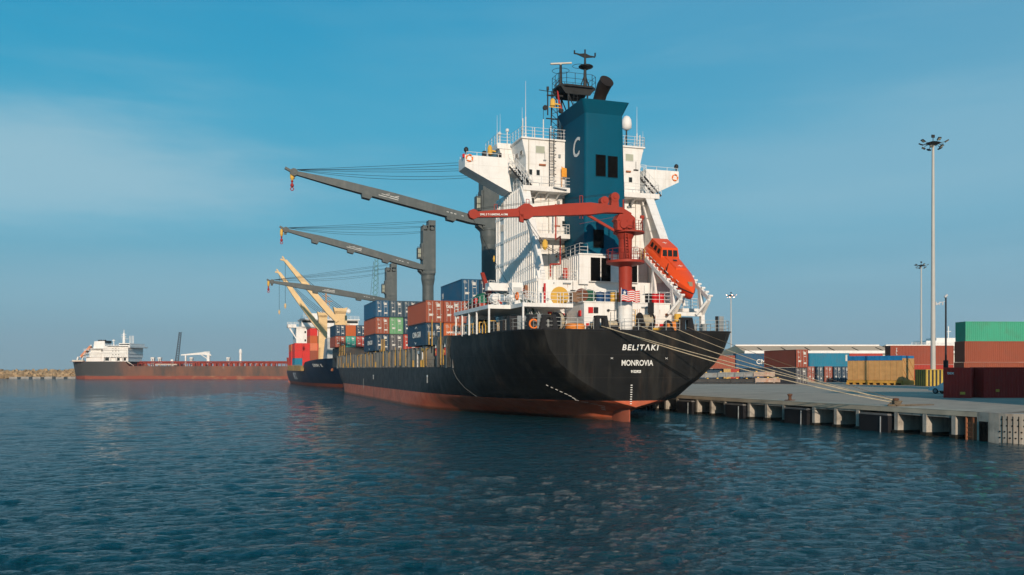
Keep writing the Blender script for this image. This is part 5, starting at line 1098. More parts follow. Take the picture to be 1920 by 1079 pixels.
for i_, ch in enumerate('MCC'): on_flare(ch, 238-i_*3.6, 1.9, 3.4, mat('lettering_grey',(.5,.52,.55),.6), .05)
b = MB(); b.bar((-9.3,178.5,4.9),(-8.9,178,5.8),.5); b.build('anchor', mat('rust_paint',(.35,.13,.06),.7), bship)
k = 0
FK = {0:['hotred','hotred','orange'], 1:['skyblue','hotred','hotred'], 2:['hotred','hotred','hotred'], 3:['rust','rust','salmon','orange','hotred'], 4:['rust','orange','hotred','dgreen'], 5:['brown','red','hotred']}
fl_ = {'hotred':'bright red','skyblue':'blue','rust':'rusty brown','salmon':'salmon pink','orange':'orange','dgreen':'dark green','brown':'brown','red':'red'}
pos = ['first','second','third','fourth','fifth','sixth']; lev = ['bottom','second','third','fourth','fifth']
for r_, keys in FK.items():
    for t_, ky in enumerate(keys):
        u0 = 232 if r_ else 246; v0 = -15.7+2.6*(r_-1) if r_ else -15.9
        container(world(v0, u0, 6.6+2.62*t_), TH, 12.2, 2.54, 2.58, ky, f'{fl_[ky]} container on the blue ship, {pos[r_]} row from the water, {lev[t_]} tier', 'containers on the blue feeder ship', doors=False, big=False)

# ------------------------------------------------------------------ tanker far out
tk_ = empty('tanker', (0, 475, 0), R(-1.5), 'long rusty black tanker with white bridge and funnel lying far out on the left', 'ship')
b = MB()
def tz_(x): return 9.4 if x < -205.5 else (6.9 if x > -203.5 else 9.4-(x+205.5)*1.25)
tx_ = [-238.6,-237,-234,-228,-215,-206,-205.5,-203.5,-200,-180,-160,-140,-120,-100,-70,-60]
zt_ = [-2,0,1.5,3,5,7,9.4]
hwT = lambda x, z: (12 if -225 < x < -75 else (12*min(1, max(.05, (x+239.5)/14))**.5 if x < -100 else 12*max(.05, (-58-x)/17)**.6))
for sg in (-1, 1):
    vs = []; fs = []; k = len(zt_)
    for x in tx_:
        for z in zt_: q = min(z, tz_(x)); vs.append((x+(.20*(9.4-q) if x < -230 else 0), sg*hwT(x, q), q))
    for a in range(len(tx_)-1):
        for j in range(k-1): fs.append((a*k+j,(a+1)*k+j,(a+1)*k+j+1,a*k+j+1))
    b.add(vs, fs)
def tanker_mat():
    m = bpy.data.materials.new('tanker_hull'); m.use_nodes = True; n = m.node_tree.nodes; l = m.node_tree.links; bb = n['Principled BSDF']; bb.inputs['Roughness'].default_value = .7
    t = n.new('ShaderNodeTexCoord'); sp = n.new('ShaderNodeSeparateXYZ'); l.new(t.outputs['Object'], sp.inputs[0])
    def ns(sc, s3, d=8): 
        mp = n.new('ShaderNodeMapping'); mp.inputs['Scale'].default_value = s3; l.new(t.outputs['Object'], mp.inputs[0]); q = n.new('ShaderNodeTexNoise'); q.inputs['Scale'].default_value = sc; q.inputs['Detail'].default_value = d; q.inputs['Roughness'].default_value = .7; l.new(mp.outputs[0], q.inputs[0]); return q.outputs[0]
    def mr(s_, a, c, o0=0, o1=1): r = n.new('ShaderNodeMapRange'); r.inputs[1].default_value = a; r.inputs[2].default_value = c; r.inputs[3].default_value = o0; r.inputs[4].default_value = o1; l.new(s_, r.inputs[0]); return r.outputs[0]
    def mx(f, a, c):
        x = n.new('ShaderNodeMix'); x.data_type = 'RGBA'; l.new(f, x.inputs[0])
        for s_, v in ((6, a), (7, c)):
            if isinstance(v, tuple): x.inputs[s_].default_value = (*v, 1)
            else: l.new(v, x.inputs[s_])
        return x.outputs[2]
    hull_ = mx(mr(ns(.09,(1,1,.35)), .36, .58), (.055,.048,.042), (.19,.078,.045))
    hull_ = mx(mr(ns(.25,(1,1,.3)), .62, .72, 0, .7), hull_, (.35,.24,.17))
    aft = mx(mr(ns(.2,(1,1,.3)), .60, .8, 0, .5), (.050,.048,.045), (.20,.12,.09))
    hull_ = mx(mr(sp.outputs[0], -212, -203), aft, hull_)
    red_ = mx(mr(ns(.15,(1,1,2)), .5, .68), (.24,.052,.028), (.33,.15,.08))
    zz2 = n.new('ShaderNodeMath'); zz2.operation = 'MULTIPLY_ADD'; l.new(ns(.12,(1,1,1)), zz2.inputs[0]); zz2.inputs[1].default_value = -1.2; l.new(sp.outputs[2], zz2.inputs[2])
    l.new(mx(mr(zz2.outputs[0], .95, 1.2), red_, hull_), bb.inputs['Base Color']); return m
b.build('hull', tanker_mat(), tk_, 30)
b = MB(); b.box(-236,-206,-11,11,9.2,9.35); b.box(-205,-70,-11.8,11.8,6.7,6.85); b.build('deck', mat('tanker_deck',(.22,.06,.035),.7), tk_)
b = MB(); b.box(-226.8,-221,-7,7,9.4,20.0); b.box(-220.9,-219,-5,5,9.4,15.5)
b.box(-219,-205.5,-9,9,13.2,22.0); b.box(-219,-205.5,-9,9,9.4,9.7)
for x in (-219,-215.5,-212,-208.5,-205.9): b.box(x,x+.5,-9,-8.6,9.4,13.2)
b.box(-218.8,-205.6,-8.2,8,9.4,13.2); b.box(-216.5,-204.5,-10.5,10.5,21.8,22.2); b.box(-210.5,-204.6,-9,9,22.0,24.2); b.box(-204.6,-203.6,-10.8,10.8,20.6,21.9); b.box(-220,-216,-9.5,9.5,16.4,16.7); b.box(-231,-229.5,-7,7,15,15.3); b.box(-231,-229.5,-7,7,18.6,18.9); b.box(-226,-213,-9,9,19.8,20.1)
b.prism([(-227.2,20),(-220.6,20),(-220.9,26.4),(-226.6,26.0)], -3.5, 3.5, 'y')
b.rail([(-219,-9,22.2),(-204,-9,22.2)],1.1,1.5,.06,2); b.cyl((-211,-2,22),(-211,-2,33),.9,.5,12); b.box(-212.4,-209.6,-2.6,-1.4,29.6,30.0); b.bar((-212.6,-2,31.5),(-209.6,-2,31.8),.25); b.cyl((-211,-2,33),(-211,-2,35.6),.2); b.box(-212,-208.5,-2.5,-1.8,28,28.3)
b.cyl((-216.6,-2,22),(-216.6,-2,26),.25); b.lathe([(.2,25.8),(.8,26.3),(.8,27),(.2,27.6)],(-216.6,-2,0),12)
for x in (-206.6,-205.2): b.bar((x-.3,-4,22.2),(x-.3,-4,30.5),.2); b.bar((x+.4,-4,22.2),(x+.4,-4,30.5),.2); [b.bar((x-.3,-4,z),(x+.4,-4,z+.7),.1) for z in np.arange(22.5,30,.9)]
b.prism([(-235.6,13.2),(-229.3,23.4),(-228.6,22.8),(-229.2,21.6),(-234.8,12.8)], -2.2,-1.9,'y'); b.bar((-236.8,-2,9.4),(-236.2,-2,13.4),.8); b.bar((-234.5,-2,9.4),(-233,-2,14.5),.5)
TS = b
for x, w2 in ((-196.6,1.4),(-192.7,1.3),(-175.2,1.2),(-155.0,1.3)): b = MB(); b.box(x,x+w2*.3,-1,1,7,11.4); b.box(x+w2*.7,x+w2,-1,1,7,11.4); b.box(x-.25,x+w2+.25,-1,1,10.9,11.7); b.build('deck_vent', white, tk_)
b = MB(); b.cyl((-185.4,0,7),(-185.4,0,10.6),.8,n=14); b.build('deck_vent', white, tk_); b = TS
for z in (12.9,15.6,18.4): b.box(-219.4,-205.2,-9.5,9,z,z+.3); b.box(-230.2,-220.9,-7.6,7,z,z+.3)
for z in (13.2,15.9,18.7): b.rail([(-230.1,-7.5,z),(-221,-7.5,z)],1.2,1.3,.06,2); b.rail([(-219.3,-9.4,z),(-205.3,-9.4,z)],1.2,1.3,.06,2)
b.box(-229.8,-226.5,-6,6,9.4,13); b.box(-227.6,-218.9,-6.8,6.8,9.4,17.5)
wh_ = b.build('superstructure', white, tk_)
b = MB(); b.box(-210.3,-204.7,-9.05,-9,22.8,23.6)
for i in range(3):
    for z in (11+3.8,17.6,19.6): b.box(-214+i*1.6,-213.5+i*1.6,-9.06,-9,z,z+.5)
for x in (-218.6,-212.8,-209.4): b.box(x+.3,x+2.4,-8.26,-8.2,10,12.3)
b.box(-221,-219,-5.1,-5,9.4,15.4); b.build('window', glass, wh_)
b = MB()
for x in (-225.5,-224.3,-223,-222): b.cyl((x,0,26),(x-.4,0,27.3),.5,n=10)
b.box(-221.6,-220.4,-3.4,3.4,24.8,26.6); b.build('funnel_cap', blackp, tk_)
b = MB(); b.loft([[(-234.2+x*.6,-3.2,12.2+x*.62-.8),(-234.2+x*.6,-.8,12.2+x*.62-.8),(-234.6+x*.6,-.8,12.2+x*.62+.5),(-234.6+x*.6,-3.2,12.2+x*.62+.5)] for x in (0,1.5,8.2,8.8)]); tb = b.build('lifeboat_hull', mat('faded_orange',(.62,.24,.12),.5), tk_)
b = MB(); b.box(-166,-164.6,-.8,.8,7,13.6); b.prism([(-180.5,12.7),(-180.2,13.3),(-168.5,14.5),(-164.5,13.9),(-163.6,12.6),(-165,12.6),(-168,13.2)], -.5,.5,'y'); b.bar((-169.5,0,13.3),(-165.8,0,10.8),.4); b.box(-168,-164.4,-.5,.5,14.3,14.8); b.box(-178.2,-177.5,-.4,.4,7,12.8); b.box(-166.4,-163.9,-1.0,1.0,7,9.5); b.build('hose_crane', white, tk_)
b = MB(); b.cyl((-147.1,-2,7),(-147.1,-2,14.6),.62,n=16); b.lathe([(.8,13.8),(.85,15),(.6,15.9),(.2,16.3)],(-147.1,-2,0),16); b.build('vent_post', white, tk_)
b = MB(); 
for z, y in ((9.3,-3),(8.5,-4),(9.0,2)): b.cyl((-202,y,z),(-68,y,z),.32,n=6)
for i in range(58): x = -202+i*2.3; b.bar((x,-5,6.9),(x,-5,7.6+1.9*rng.random()),.2+.35*rng.random()); 
for i in range(16): x = -172+i*2.9; b.box(x,x+1.4,-6,-4,6.9,8.3+.4*rng.random())
for x in (-120.5,-99.6): b.cyl((x,-4,7),(x,-4,11.5),.5,.9,8)
b.box(-92,-85,-6,-4,6.9,9.9); b.rail([(-205,-11.6,6.9),(-70,-11.6,6.9)],1.0,3,.07,2); b.build('deck_pipes', mat('pipe_rust',(.27,.045,.03),.6,var=.4,vs=.5), tk_)
b = MB(); b.box(-190.8,-179,-9,-8.2,7.4,8.1); b.bar((-204.9,-11,9.3),(-201.5,-11,7.1),.4); b.box(-236,-230,-9,-7,9.4,10.2); [b.box(-134-i*3.1,-133.6-i*3.1,-6.1,-6,7.9,8.3) for i in range(6)]; b.build('gangway', mat('gangway_pale',(.55,.50,.42),.6), tk_)
for o in tk_.children:
    if o.name.split('.')[0] in ('superstructure','funnel_cap'): o.scale.z = .66; o.location.z = 9.4*.34
# lattice crane boom beyond the tanker
lat = lambda b, a, c, w, n_, r: [ (b.bar((a[0]+(c[0]-a[0])*i/n_-w/2,a[1],a[2]+(c[2]-a[2])*i/n_),(a[0]+(c[0]-a[0])*(i+1)/n_+w/2,a[1],a[2]+(c[2]-a[2])*(i+1)/n_),r), b.bar((a[0]+(c[0]-a[0])*i/n_+w/2,a[1],a[2]+(c[2]-a[2])*i/n_),(a[0]+(c[0]-a[0])*(i+1)/n_-w/2,a[1],a[2]+(c[2]-a[2])*(i+1)/n_),r)) for i in range(n_)]
def lattice_boom(name, a, c, w, m, label, n_=14, r=.25):
    b = MB(); lat(b, a, c, w, n_, r)
    for q in (-w/2, w/2): b.bar((a[0]+q,a[1],a[2]),(c[0]+q*.5,c[1],c[2]),r*1.4)
    o = b.build('boom', m); root = empty(name, (0,0,0), 0, label, 'crane'); o.parent = root
    b = MB(); b.box(a[0]-3,a[0]+3,a[1]-3,a[1]+3,0,a[2]); b.build('carriage', mastd, root) if a[2] > 8.5 else None; return root
lattice_boom('lattice_crane', (-198.2,520,8.6), (-196,520,27.2), 2.0, mat('boom_dark',(.05,.07,.09),.6), 'dark lattice crane boom rising behind the far tanker')
tb_ = lattice_boom('tower_crane', (-68.5,430,2.6), (-66.2,430,59.2), 2.7, mat('boom_teal',(.10,.24,.27),.6), 'thin green lattice crane boom far behind the cargo cranes', 24, .22)
b = MB(); b.bar((-72.5,430,2.6),(-67.6,430,58),.12); b.bar((-63.5,430,2.6),(-65.6,430,58),.1); b.build('stay_wires', cable_m, tb_)

# ------------------------------------------------------------------ rubble breakwater
b = MB(); r_ = np.random.default_rng(3)
nx, nyy = 150, 9
for i in range(1500):
    x = r_.uniform(-420, -60); f = r_.random(); y = 505-9*(1-f)+r_.normal(0,.5); z = -.2+4.7*f**.8; s = r_.uniform(.5,1.35)
    M_ = Euler((r_.uniform(0,6),r_.uniform(0,6),r_.uniform(0,6))).to_matrix(); p = Vector((x,y,z))
    vs = [p+M_@Vector((dx_*s*r_.uniform(.6,1.1),dy_*s*r_.uniform(.6,1.1),dz_*s*r_.uniform(.5,.9))) for dx_ in (-1,1) for dy_ in (-1,1) for dz_ in (-1,1)]
    b.add(vs, [(0,1,3,2),(4,6,7,5),(0,4,5,1),(2,3,7,6),(0,2,6,4),(1,5,7,3)])
b.prism([(494,-2),(504,4.3),(520,4.5),(530,-2)], -430, -50, 'x')
o = b.build('breakwater_rocks', mat('rock_tan',(.36,.25,.14),.9,var=.45,vs=.25,dirt=(.16,.13,.10),dirt_amt=.6,dscale=.4,bump=.3)); tag(o,'long rubble breakwater of tan rocks along the far left water','breakwater')
o['kind'] = 'stuff'
b = MB()
for i in range(7): b.box(-224-i*6.5-5.0-12,-224-i*6.5-.6-12,490,496,-1,.9+.15*(i%2))
o = b.build('concrete_ledge', mat('concrete_far',(.32,.30,.27),.9,var=.3)); tag(o,'low concrete ledge at the foot of the breakwater left of the tanker','ledge')

# ------------------------------------------------------------------ quay
QT = R(18.6); qs, qc = math.sin(QT), math.cos(QT); Q0 = (31.0, 81.0)
def qw(r, f, z=0): return Vector((Q0[0]+r*qc-f*qs, Q0[1]+r*qs+f*qc, z))
quay = empty('quay', qw(0,0), QT); tag(quay, kind='structure')
conc = mat('quay_concrete', (.46,.375,.285), .85, var=.16, vs=.12, dirt=(.24,.20,.16), dirt_amt=.7, dscale=.13, bump=.15, fine=2, seams=((1,0),7.5,6.0,.06,.55,(.10,.09,.08)))
concw = mat('quay_wall_concrete', (.44,.40,.34), .85, var=.22, vs=.5, dirt=(.09,.07,.05), dirt_amt=.85, streak=.8, dscale=.5, bump=.5, fine=2.5)
b = MB(); GX = [.0,1.2,4,8,12,30,80,400]; GZ = [2.2,2.22,2.32,2.46,2.6,2.6,2.6,2.6]; GF = [-16.2,-5,40,120,400]
k = len(GX); vs = [(x,f,z) for f in GF for x, z in zip(GX, GZ)]
b.add(vs, [(a*k+j,a*k+j+1,(a+1)*k+j+1,(a+1)*k+j) for a in range(len(GF)-1) for j in range(k-1)])
apron = b.build('quay_apron', conc, quay)
b = MB(); b.box(0,.5,-14.4,400,1.80,2.19); b.add([(-.02,-14.4,2.206),(1.5,-14.4,2.24),(1.5,400,2.24),(-.02,400,2.206)],[(0,1,2,3)]); b.box(2.6,3.2,-14.4,400,-3,2.1)           # coping and recessed back wall
b.build('coping', mat('coping_concrete',(.50,.42,.31),.85,var=.18,vs=.4,dirt=(.25,.2,.15),dirt_amt=.4), quay)
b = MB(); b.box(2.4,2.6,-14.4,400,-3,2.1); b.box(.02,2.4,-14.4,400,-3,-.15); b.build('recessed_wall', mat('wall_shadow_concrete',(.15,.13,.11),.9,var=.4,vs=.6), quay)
weed = MB(); pier = MB(); fend = MB(); f = -12.3; fl_f = []
seq = 0
while f < 190:
    for off in (0, 3.0, 6.2):
        pier.box(.03,2.4,f+off,f+off+.40,-3,1.82); pier.box(.06,2.4,f+off-.02,f+off+.42,-3,-.0)
    pier.box(.1,.5,f+.55,f+3.0,1.62,1.82); pier.box(.1,.5,f+3.55,f+6.2,1.62,1.82)
    weed.box(-.03,2.4,f-.04,f+.6,-3,.22+.1*rng.random()); weed.box(-.03,2.4,f+2.95,f+3.6,-3,.25+.1*rng.random()); weed.box(-.03,2.4,f+6.15,f+6.8,-3,.22+.1*rng.random()); weed.box(.05,2.4,f+.3,f+10.5,-3,.02)
    fl_f.append(f+7.0); f += 11.0
pw = pier.build('wall_piers', concw, quay); weed.build('tide_band', mat('weed_band',(.022,.020,.014),.8,var=.5,vs=2), quay)
for i, f in enumerate(fl_f[:14]):
    b = MB(); b.box(-.28,.35,f,f+3.6,-1.2,1.45); b.m = 1; b.prism([(f,1.45),(f+3.6,1.45),(f+3.45,1.60),(f+.1,1.60)],-.30,.5,'x')
    d = MB(); o = b.build('rubber_fender', [mat('fender_rubber',(.014,.014,.016),.7,var=.3), mat('fender_top',(.16,.15,.14),.8,var=.3)]); o.location = qw(0,0); o.rotation_euler = (0,0,QT)
    tag(o, 'black rubber fender block set between the concrete piers of the quay wall', 'fender', 'fenders along the quay wall')
    d.tube([(-.3,f+.9,1.35),(-.32,f+.9,-.4),(-.32,f+.4,-.4)],.06,5); d.build('fender_chain', fitgrey, o)
# corner caisson with drilled rounded face
b = MB(); P_ = [(3.0,-14.4),(.0,-14.4),(-.1,-15.6)]+[(3.3-3.4*math.cos(a), -16.3-3.2*math.sin(a)) for a in np.linspace(0.05, 1.57, 10)]+[(60,-19.5),(60,-14.4)]
b.prism(P_, -3, 2.195, 'z'); cz = b.build('corner_caisson', mat('caisson_concrete',(.40,.36,.30),.85,var=.3,vs=1.2,dirt=(.20,.10,.05),dirt_amt=.65,streak=.7,dscale=.6,bump=.4), quay)
b = MB()
for a in np.linspace(.08, 1.5, 13):
    for z in (1.75,1.3,.85,.4,-.05,-.5): cx_, cy_ = 3.3-3.43*math.cos(a+.05*(z>1)), -16.3-3.23*math.sin(a+.05*(z>1)); b.cyl((cx_,cy_,z),(cx_+.1*math.cos(a),cy_+.1*math.sin(a),z),.06,n=6)
for a in np.linspace(.14, 1.45, 12): b.bar((3.3-3.41*math.cos(a),-16.3-3.21*math.sin(a),-1),(3.3-3.41*math.cos(a),-16.3-3.21*math.sin(a),2.0),.035)
b.box(-.12,.1,-15.5,-14.7,-.1,1.5); b.build('drain_holes', dark, cz)
b = MB(); b.box(.35,.6,-14.3,-13.0,-3,1.8); b.bar((.1,-14.0,-1),(.1,-14.0,1.8),.12); b.bar((.1,-13.3,-1),(.1,-13.3,1.8),.12)
for z in np.arange(-.8,1.5,.35): b.bar((.1,-14.0,z),(.1,-13.3,z),.05)
b.build('rusty_ladder', mat('rust_paint',(.35,.13,.06),.7), quay)
# bollards
rustm = mat('bollard_rust',(.13,.06,.035),.8,var=.35,vs=2)
def bollard(loc, label):
    root = empty('bollard', loc, QT+R(20), label, 'bollard', 'bollards on the quay edge'); root.scale = (.68,.68,.62)
    b = MB(); b.prism([(-.8,0),(-.5,.14),(.5,.14),(.8,0)], -.5,.5,'y'); b.build('base_plate', rustm, root)
    b = MB(); b.lathe([(.34,.1),(.24,.3),(.24,.75),(.34,.85),(.40,.95),(.36,1.08),(.15,1.15)], (0,0,0), 16); b.bar((0,0,.9),(.42,0,1.0),.3,.22); b.bar((0,0,.9),(-.36,0,.98),.28,.2); b.build('horn_post', rustm, root, 45)
    return root
BL1 = Vector((28.0, 91.0, 2.24)); 
bp1 = qw(.9, 10.0, 2.22); bp2 = qw(1.2, -4.6, 2.23)
bollard(bp1, 'rusty horn bollard standing free near the ship stern'); bollard(bp2, 'rusty bollard with all the mooring ropes looped round it')
b = MB()
for i in range(4): b.ring((bp2.x+.04*i,bp2.y-.02*i,bp2.z+.14+.10*i), .34+.02*(i%2), .055, 'z', 16, 6)
for a_ in (.4,2.2,4.1): b.tube([(bp2.x+.3*math.cos(a_),bp2.y+.3*math.sin(a_),bp2.z+.45),(bp2.x+.5*math.cos(a_),bp2.y+.5*math.sin(a_),bp2.z+.25),(bp2.x+.7*math.cos(a_+.5),bp2.y+.6*math.sin(a_+.5),bp2.z+.05)],.05,5)
b.tube([(bp2.x-.8,bp2.y-.3,2.32),(bp2.x+.6,bp2.y-.5,2.33),(bp2.x+1.6,bp2.y-.1,2.33),(bp2.x+3.2,bp2.y-.25,2.33)], .09, 6)
o = b.build('rope_loops', mat('rope_dark',(.16,.12,.08),.9,var=.3,vs=4), None, 60); tag(o, 'dark rope loops heaped round the roped bollard on the quay', 'rope')
def line(a, c, sag, r, label, m=rope_m):
    a = Vector(a); c = Vector(c); P_ = [a.lerp(c, i/28)-Vector((0,0,sag*4*(i/28)*(1-i/28))) for i in range(29)]
    b = MB(); b.tube(P_, r, 6); o = b.build('mooring_rope', m, None, 60); tag(o, label, 'rope', 'mooring ropes from the stern'); return o
e = bp2+Vector((0,0,.5))
line(world(-4.0,-1.9,9.75), e, .35, .042, 'pale mooring rope from the left middle chock, upper one of the close pair'); line(world(-3.6,-1.9,9.7), e+Vector((-.1,.1,-.2)), .6, .045, 'pale mooring rope just under the other one of the close pair')
line(world(-.0,-1.9,9.9), e+Vector((.1,0,-.1)), .5, .036, 'mooring rope leaving the round fairlead left of the stern light post'); line(world(3.6,-1.9,9.9), e+Vector((.2,.1,-.1)), .6, .03, 'thin mooring rope from the fairlead at the middle right of the stern')
line(world(5.6,-1.9,9.8), e+Vector((.1,.2,.05)), .25, .022, 'thin dark mooring rope from the rightmost chock', mat('rope_dark',(.16,.12,.08),.9))

# ------------------------------------------------------------------ the yard: things stand on the apron at z 2.6
GZ0 = 2.6
# fit(px, py, z): a point of the yard found from where its foot stands on the flat apron (camera 5.5 m up)
def foot(px, py, z=GZ0): Yd = 1650*(z-HCAM)/(691.8-py); return Vector(((px-960)/1650*Yd, Yd, z))
def face_box(xl, Yd, z, L, H, key, lab, tilt=0, doors=False, group='containers in the quay yard', big=True, W=2.44):
    return container(Vector((xl+L*math.cos(tilt), Yd+L*math.sin(tilt), z)), R(90)+tilt, L, W, H, key, lab, group, doors, big)
def yard_box(loc, rz, L, H, key, label, doors=False, W=2.44, group='containers in the quay yard', big=True): return container(loc, rz, L, W, H, key, label, group, doors, big)
a = Vector((45.2,86.7,GZ0)); d1 = math.atan2(-.55,.835)
c = yard_box(a+Vector((-.835*2.44,.55*2.44,0)), d1, 6.06, 3.02, 'dkred', 'dark red container lettered tec, nearest on the quay'); end_text(c,'tex',.42,.35,2.35,1.1)
q = MB(); q.box(1.5,1.95,-.02,.0,.35,.6); q.build('yellow_plate', yellow, c)
c = face_box(46.95,87.6,GZ0, 12.19, 3.05, 'dkred', 'long dark red container beside the one lettered tec, running out of the frame', R(2)); 
q = MB(); q.box(-.02,0,10.6,10.95,.6,.85); q.build('yellow_plate', yellow, c)
# right stack
for i, (z, hh, ky, lab) in enumerate(((3.55,2.8,'rust','red-brown container under the brown one in the right stack, half hidden'),(6.38,2.78,'rust','brown container under the green one in the right stack'),(9.18,2.62,'green2' if 0 else 'jade','green container with rust spots on top of the right stack'))):
    face_box(60.2+.1*i,117.2,z, 8.4, hh, ky, lab, R(3))
for x in (62.2, 67.0): b = MB(); b.box(-.5,.5,-1.2,1.2,0,.95); o = b.build('steel_trestle', greyd); o.location = (x+.3,120.9,GZ0); tag(o,'low steel trestle hidden under the right container stack','trestle','trestles under the right stack'); o.location.y = 118.8
# row behind
c = face_box(71.4,166,6.3, 11.9, 3.58, 'brown', 'brown container with vertical white lettering behind the light mast, upper one'); text('T\nR\nI\nT\nO\nN', .52, (0,0,0), (0,0,0), c, 'marking', width=1, space=.72, dy=2.3)
c.children[-1].location = (-.012, 10.9, .45); c.children[-1].rotation_euler = PORT
c = face_box(71.4,166,GZ0, 11.9, 3.66, 'red', 'red container under the one with vertical lettering, behind the crate')
# far rows
def far(px0, px1, y0, y1, Yd, key, lab, left=0, doors=False):
    k = Yd/1650; x0 = (px0-960)*k; x1 = (px1-960)*k; z1 = HCAM+(691.8-y0)*k; z0 = HCAM+(691.8-y1)*k
    return face_box(x0, Yd, max(z0, GZ0), x1-x0, z1-max(z0, GZ0), key, lab, 0, doors, big=False)
c = far(1516,1592,662.5,687.5,196,'skyblue','bright blue container above the row of upright door ends')
q = MB(); q.box(-.03,-.01,.4,.8,1.2,2.6); q.build('label_plate', plate, c)
c = far(1380,1450,663,691,200,'blue','blue container lettered CMA CGM partly hidden by the red one'); text('CMA CGM', 1.5, (-.02, 2.9+1.8, 1.2), PORT, c, 'marking', bold=.02); c.children[-1].rotation_euler = PORT
c.children[-1].location = (-.02, 3.9, 1.0)
far(1278,1378,667,691.5,188,'rust','rust red ribbed container beside the black stern'); far(1270,1356,692,717,189,'navy','navy container low behind the steel frames, left end'); far(1357,1370,692,717,188,'tan','small yellow-brown container end between the navy ones'); far(1370,1386,692,717,188,'red','small red container end next to the yellow-brown one')
far(1388,1494,690,717,201,'navy','long navy container behind the steel frames under the blue one'); far(1593,1655,663,688,205,'red','red container with a white letter, above and behind the wooden crate')
far(1600,1655,689,717,206,'brown','brown container mostly hidden behind the wooden crate')
for i, (x, ky, n_) in enumerate(((1514,'brown','brown'),(1529,'bgrey','grey-green'),(1546,'brown','rusty brown'),(1563,'navy','navy'),(1578,'navy','dark blue'))):
    k = 192/1650; c = yard_box(Vector(((x-960)*k,192,GZ0)), R(2), 6, 3.4, ky, f'{n_} container showing its door end under the bright blue one, {pos[i]} from the left', True, W=1.72, big=False)
c = yard_box(Vector((53.3,165,5.75)), QT-R(6.5), 12.3, 3.35, 'brown', 'red-brown container with its doors towards the ropes, raised above the steel frames', True)
k = 166/1650; yard_box(Vector((53.3,165.3,GZ0)), QT-R(6.5), 12.3, 3.1, 'slate', 'slate container under the raised red-brown one', True)
# steel hatch frames stacked on the ground
hf = mat('frame_grey',(.22,.24,.24),.6,var=.2,dirt=RUST,dirt_amt=.35,dscale=.8); hfr = mat('frame_rusty',(.42,.33,.27),.7,var=.3,vs=.6,dirt=(.35,.12,.05),dirt_amt=.8,dscale=.7); hfd = mat('frame_dark',(.05,.05,.05),.7,var=.3)
def frame_(px0, px1, y0, y1, Yd, m, lab, depth=9):
    k = Yd/1650; x0 = (px0-960)*k; x1 = (px1-960)*k; z1 = HCAM+(691.8-y0)*k; z0 = max(GZ0, HCAM+(691.8-y1)*k)
    root = empty('hatch_cover', (x0,Yd,z0), 0, lab, 'hatch cover', 'steel hatch covers stacked in the yard'); L = x1-x0; hh = z1-z0
    b = MB(); b.box(0,L,0,depth,hh*.15,hh); b.build('panel', m, root)
    b = MB(); n_ = max(2, int(L/4))
    for i in range(n_+1): b.box(L*i/n_-.12 if i else 0, L*i/n_+.12 if i < n_ else L, -.12, 0, .0, hh*1.0)
    b.box(0,L,-.1,0,hh*.85,hh+.05); b.build('edge_ribs', m, root)
    b = MB()
    for i in range(int(L/1.9)): b.box(.4+i*1.9,.75+i*1.9,-.05,.3,hh,hh+.22)
    b.build('lock_fitting', yellow, root)
frame_(1300,1345,700,709.5,172,hf,'grey steel hatch cover on the upper layer, nearest the black stern'); frame_(1346,1377,699,708.5,172,hf,'grey steel hatch cover, second on the upper layer'); frame_(1378,1412,699,708,172,hf,'grey steel hatch cover, third on the upper layer'); frame_(1413,1512,698,707.5,173,hfr,'long rust-patched hatch cover at the right end of the upper layer')
frame_(1285,1414,711,719,171.5,hfd,'dark low hatch cover lying under the grey ones'); frame_(1416,1486,709.5,718.5,171,hfr,'rust and white hatch cover at the front of the bottom layer'); frame_(1488,1515,710,718,172,hf,'plain grey hatch cover right of the rust and white one')
# wooden crate on skids with blue sheets
cr0 = empty('machinery_crate', (68.8,155,GZ0), R(135), 'huge wooden crate with blue plastic covers on a yellow skid', 'crate')
wood = mat('crate_wood',(.52,.29,.11),.75,var=.15,vs=.9,dirt=(.35,.18,.07),dirt_amt=.3,streak=.2); Lc, Wc = 9.9, 5.2
b = MB(); b.box(0,Lc,-Wc,0,.85,4.75)
for i in range(11): x = Lc*i/10; b.box(max(0,x-.05),min(Lc,x+.05),0,.04,.85,4.75)
b.box(0,Lc,0,.05,2.7,2.8)
for y in (-Wc,-Wc/2-.05,-.12): b.box(-.05,0,y,y+.12,.85,4.75)
for y0 in (-Wc,-Wc/2):
    for z0 in (.9,2.8): b.bar((-.04,y0+.1,z0),(-.04,y0+Wc/2-.1,z0+1.9),.09); b.bar((-.04,y0+.1,z0+1.9),(-.04,y0+Wc/2-.1,z0),.09)
b.build('crate_panels', wood, cr0)
b = MB(); x = 0
for w in (1.6,1.1,1.3,.9,1.2,.8,1.1,.9,1.0): b.box(x+.03,min(Lc,x+w)-.03,-Wc-.06,.10,4.4,5.18); x += w
b.box(.05,Lc-.05,-Wc-.02,.06,4.5,5.22); b.build('plastic_cover', mat('plastic_blue',(.015,.16,.36),.4,var=.2), cr0)
b = MB(); b.box(-.1,Lc+.1,-.2,.15,.35,.8); b.box(-.1,Lc+.1,-Wc-.1,-Wc+.2,.35,.8)
for i in range(9): b.box(Lc*i/8-.2,Lc*i/8+.2,-Wc-.15,.2,0,.4)
b.box(-.2,.05,-Wc-.1,.15,.3,.85); b.build('skid', mat('skid_yellow',(.50,.27,.05),.7,var=.3,dirt=RUST,dirt_amt=.4), cr0)
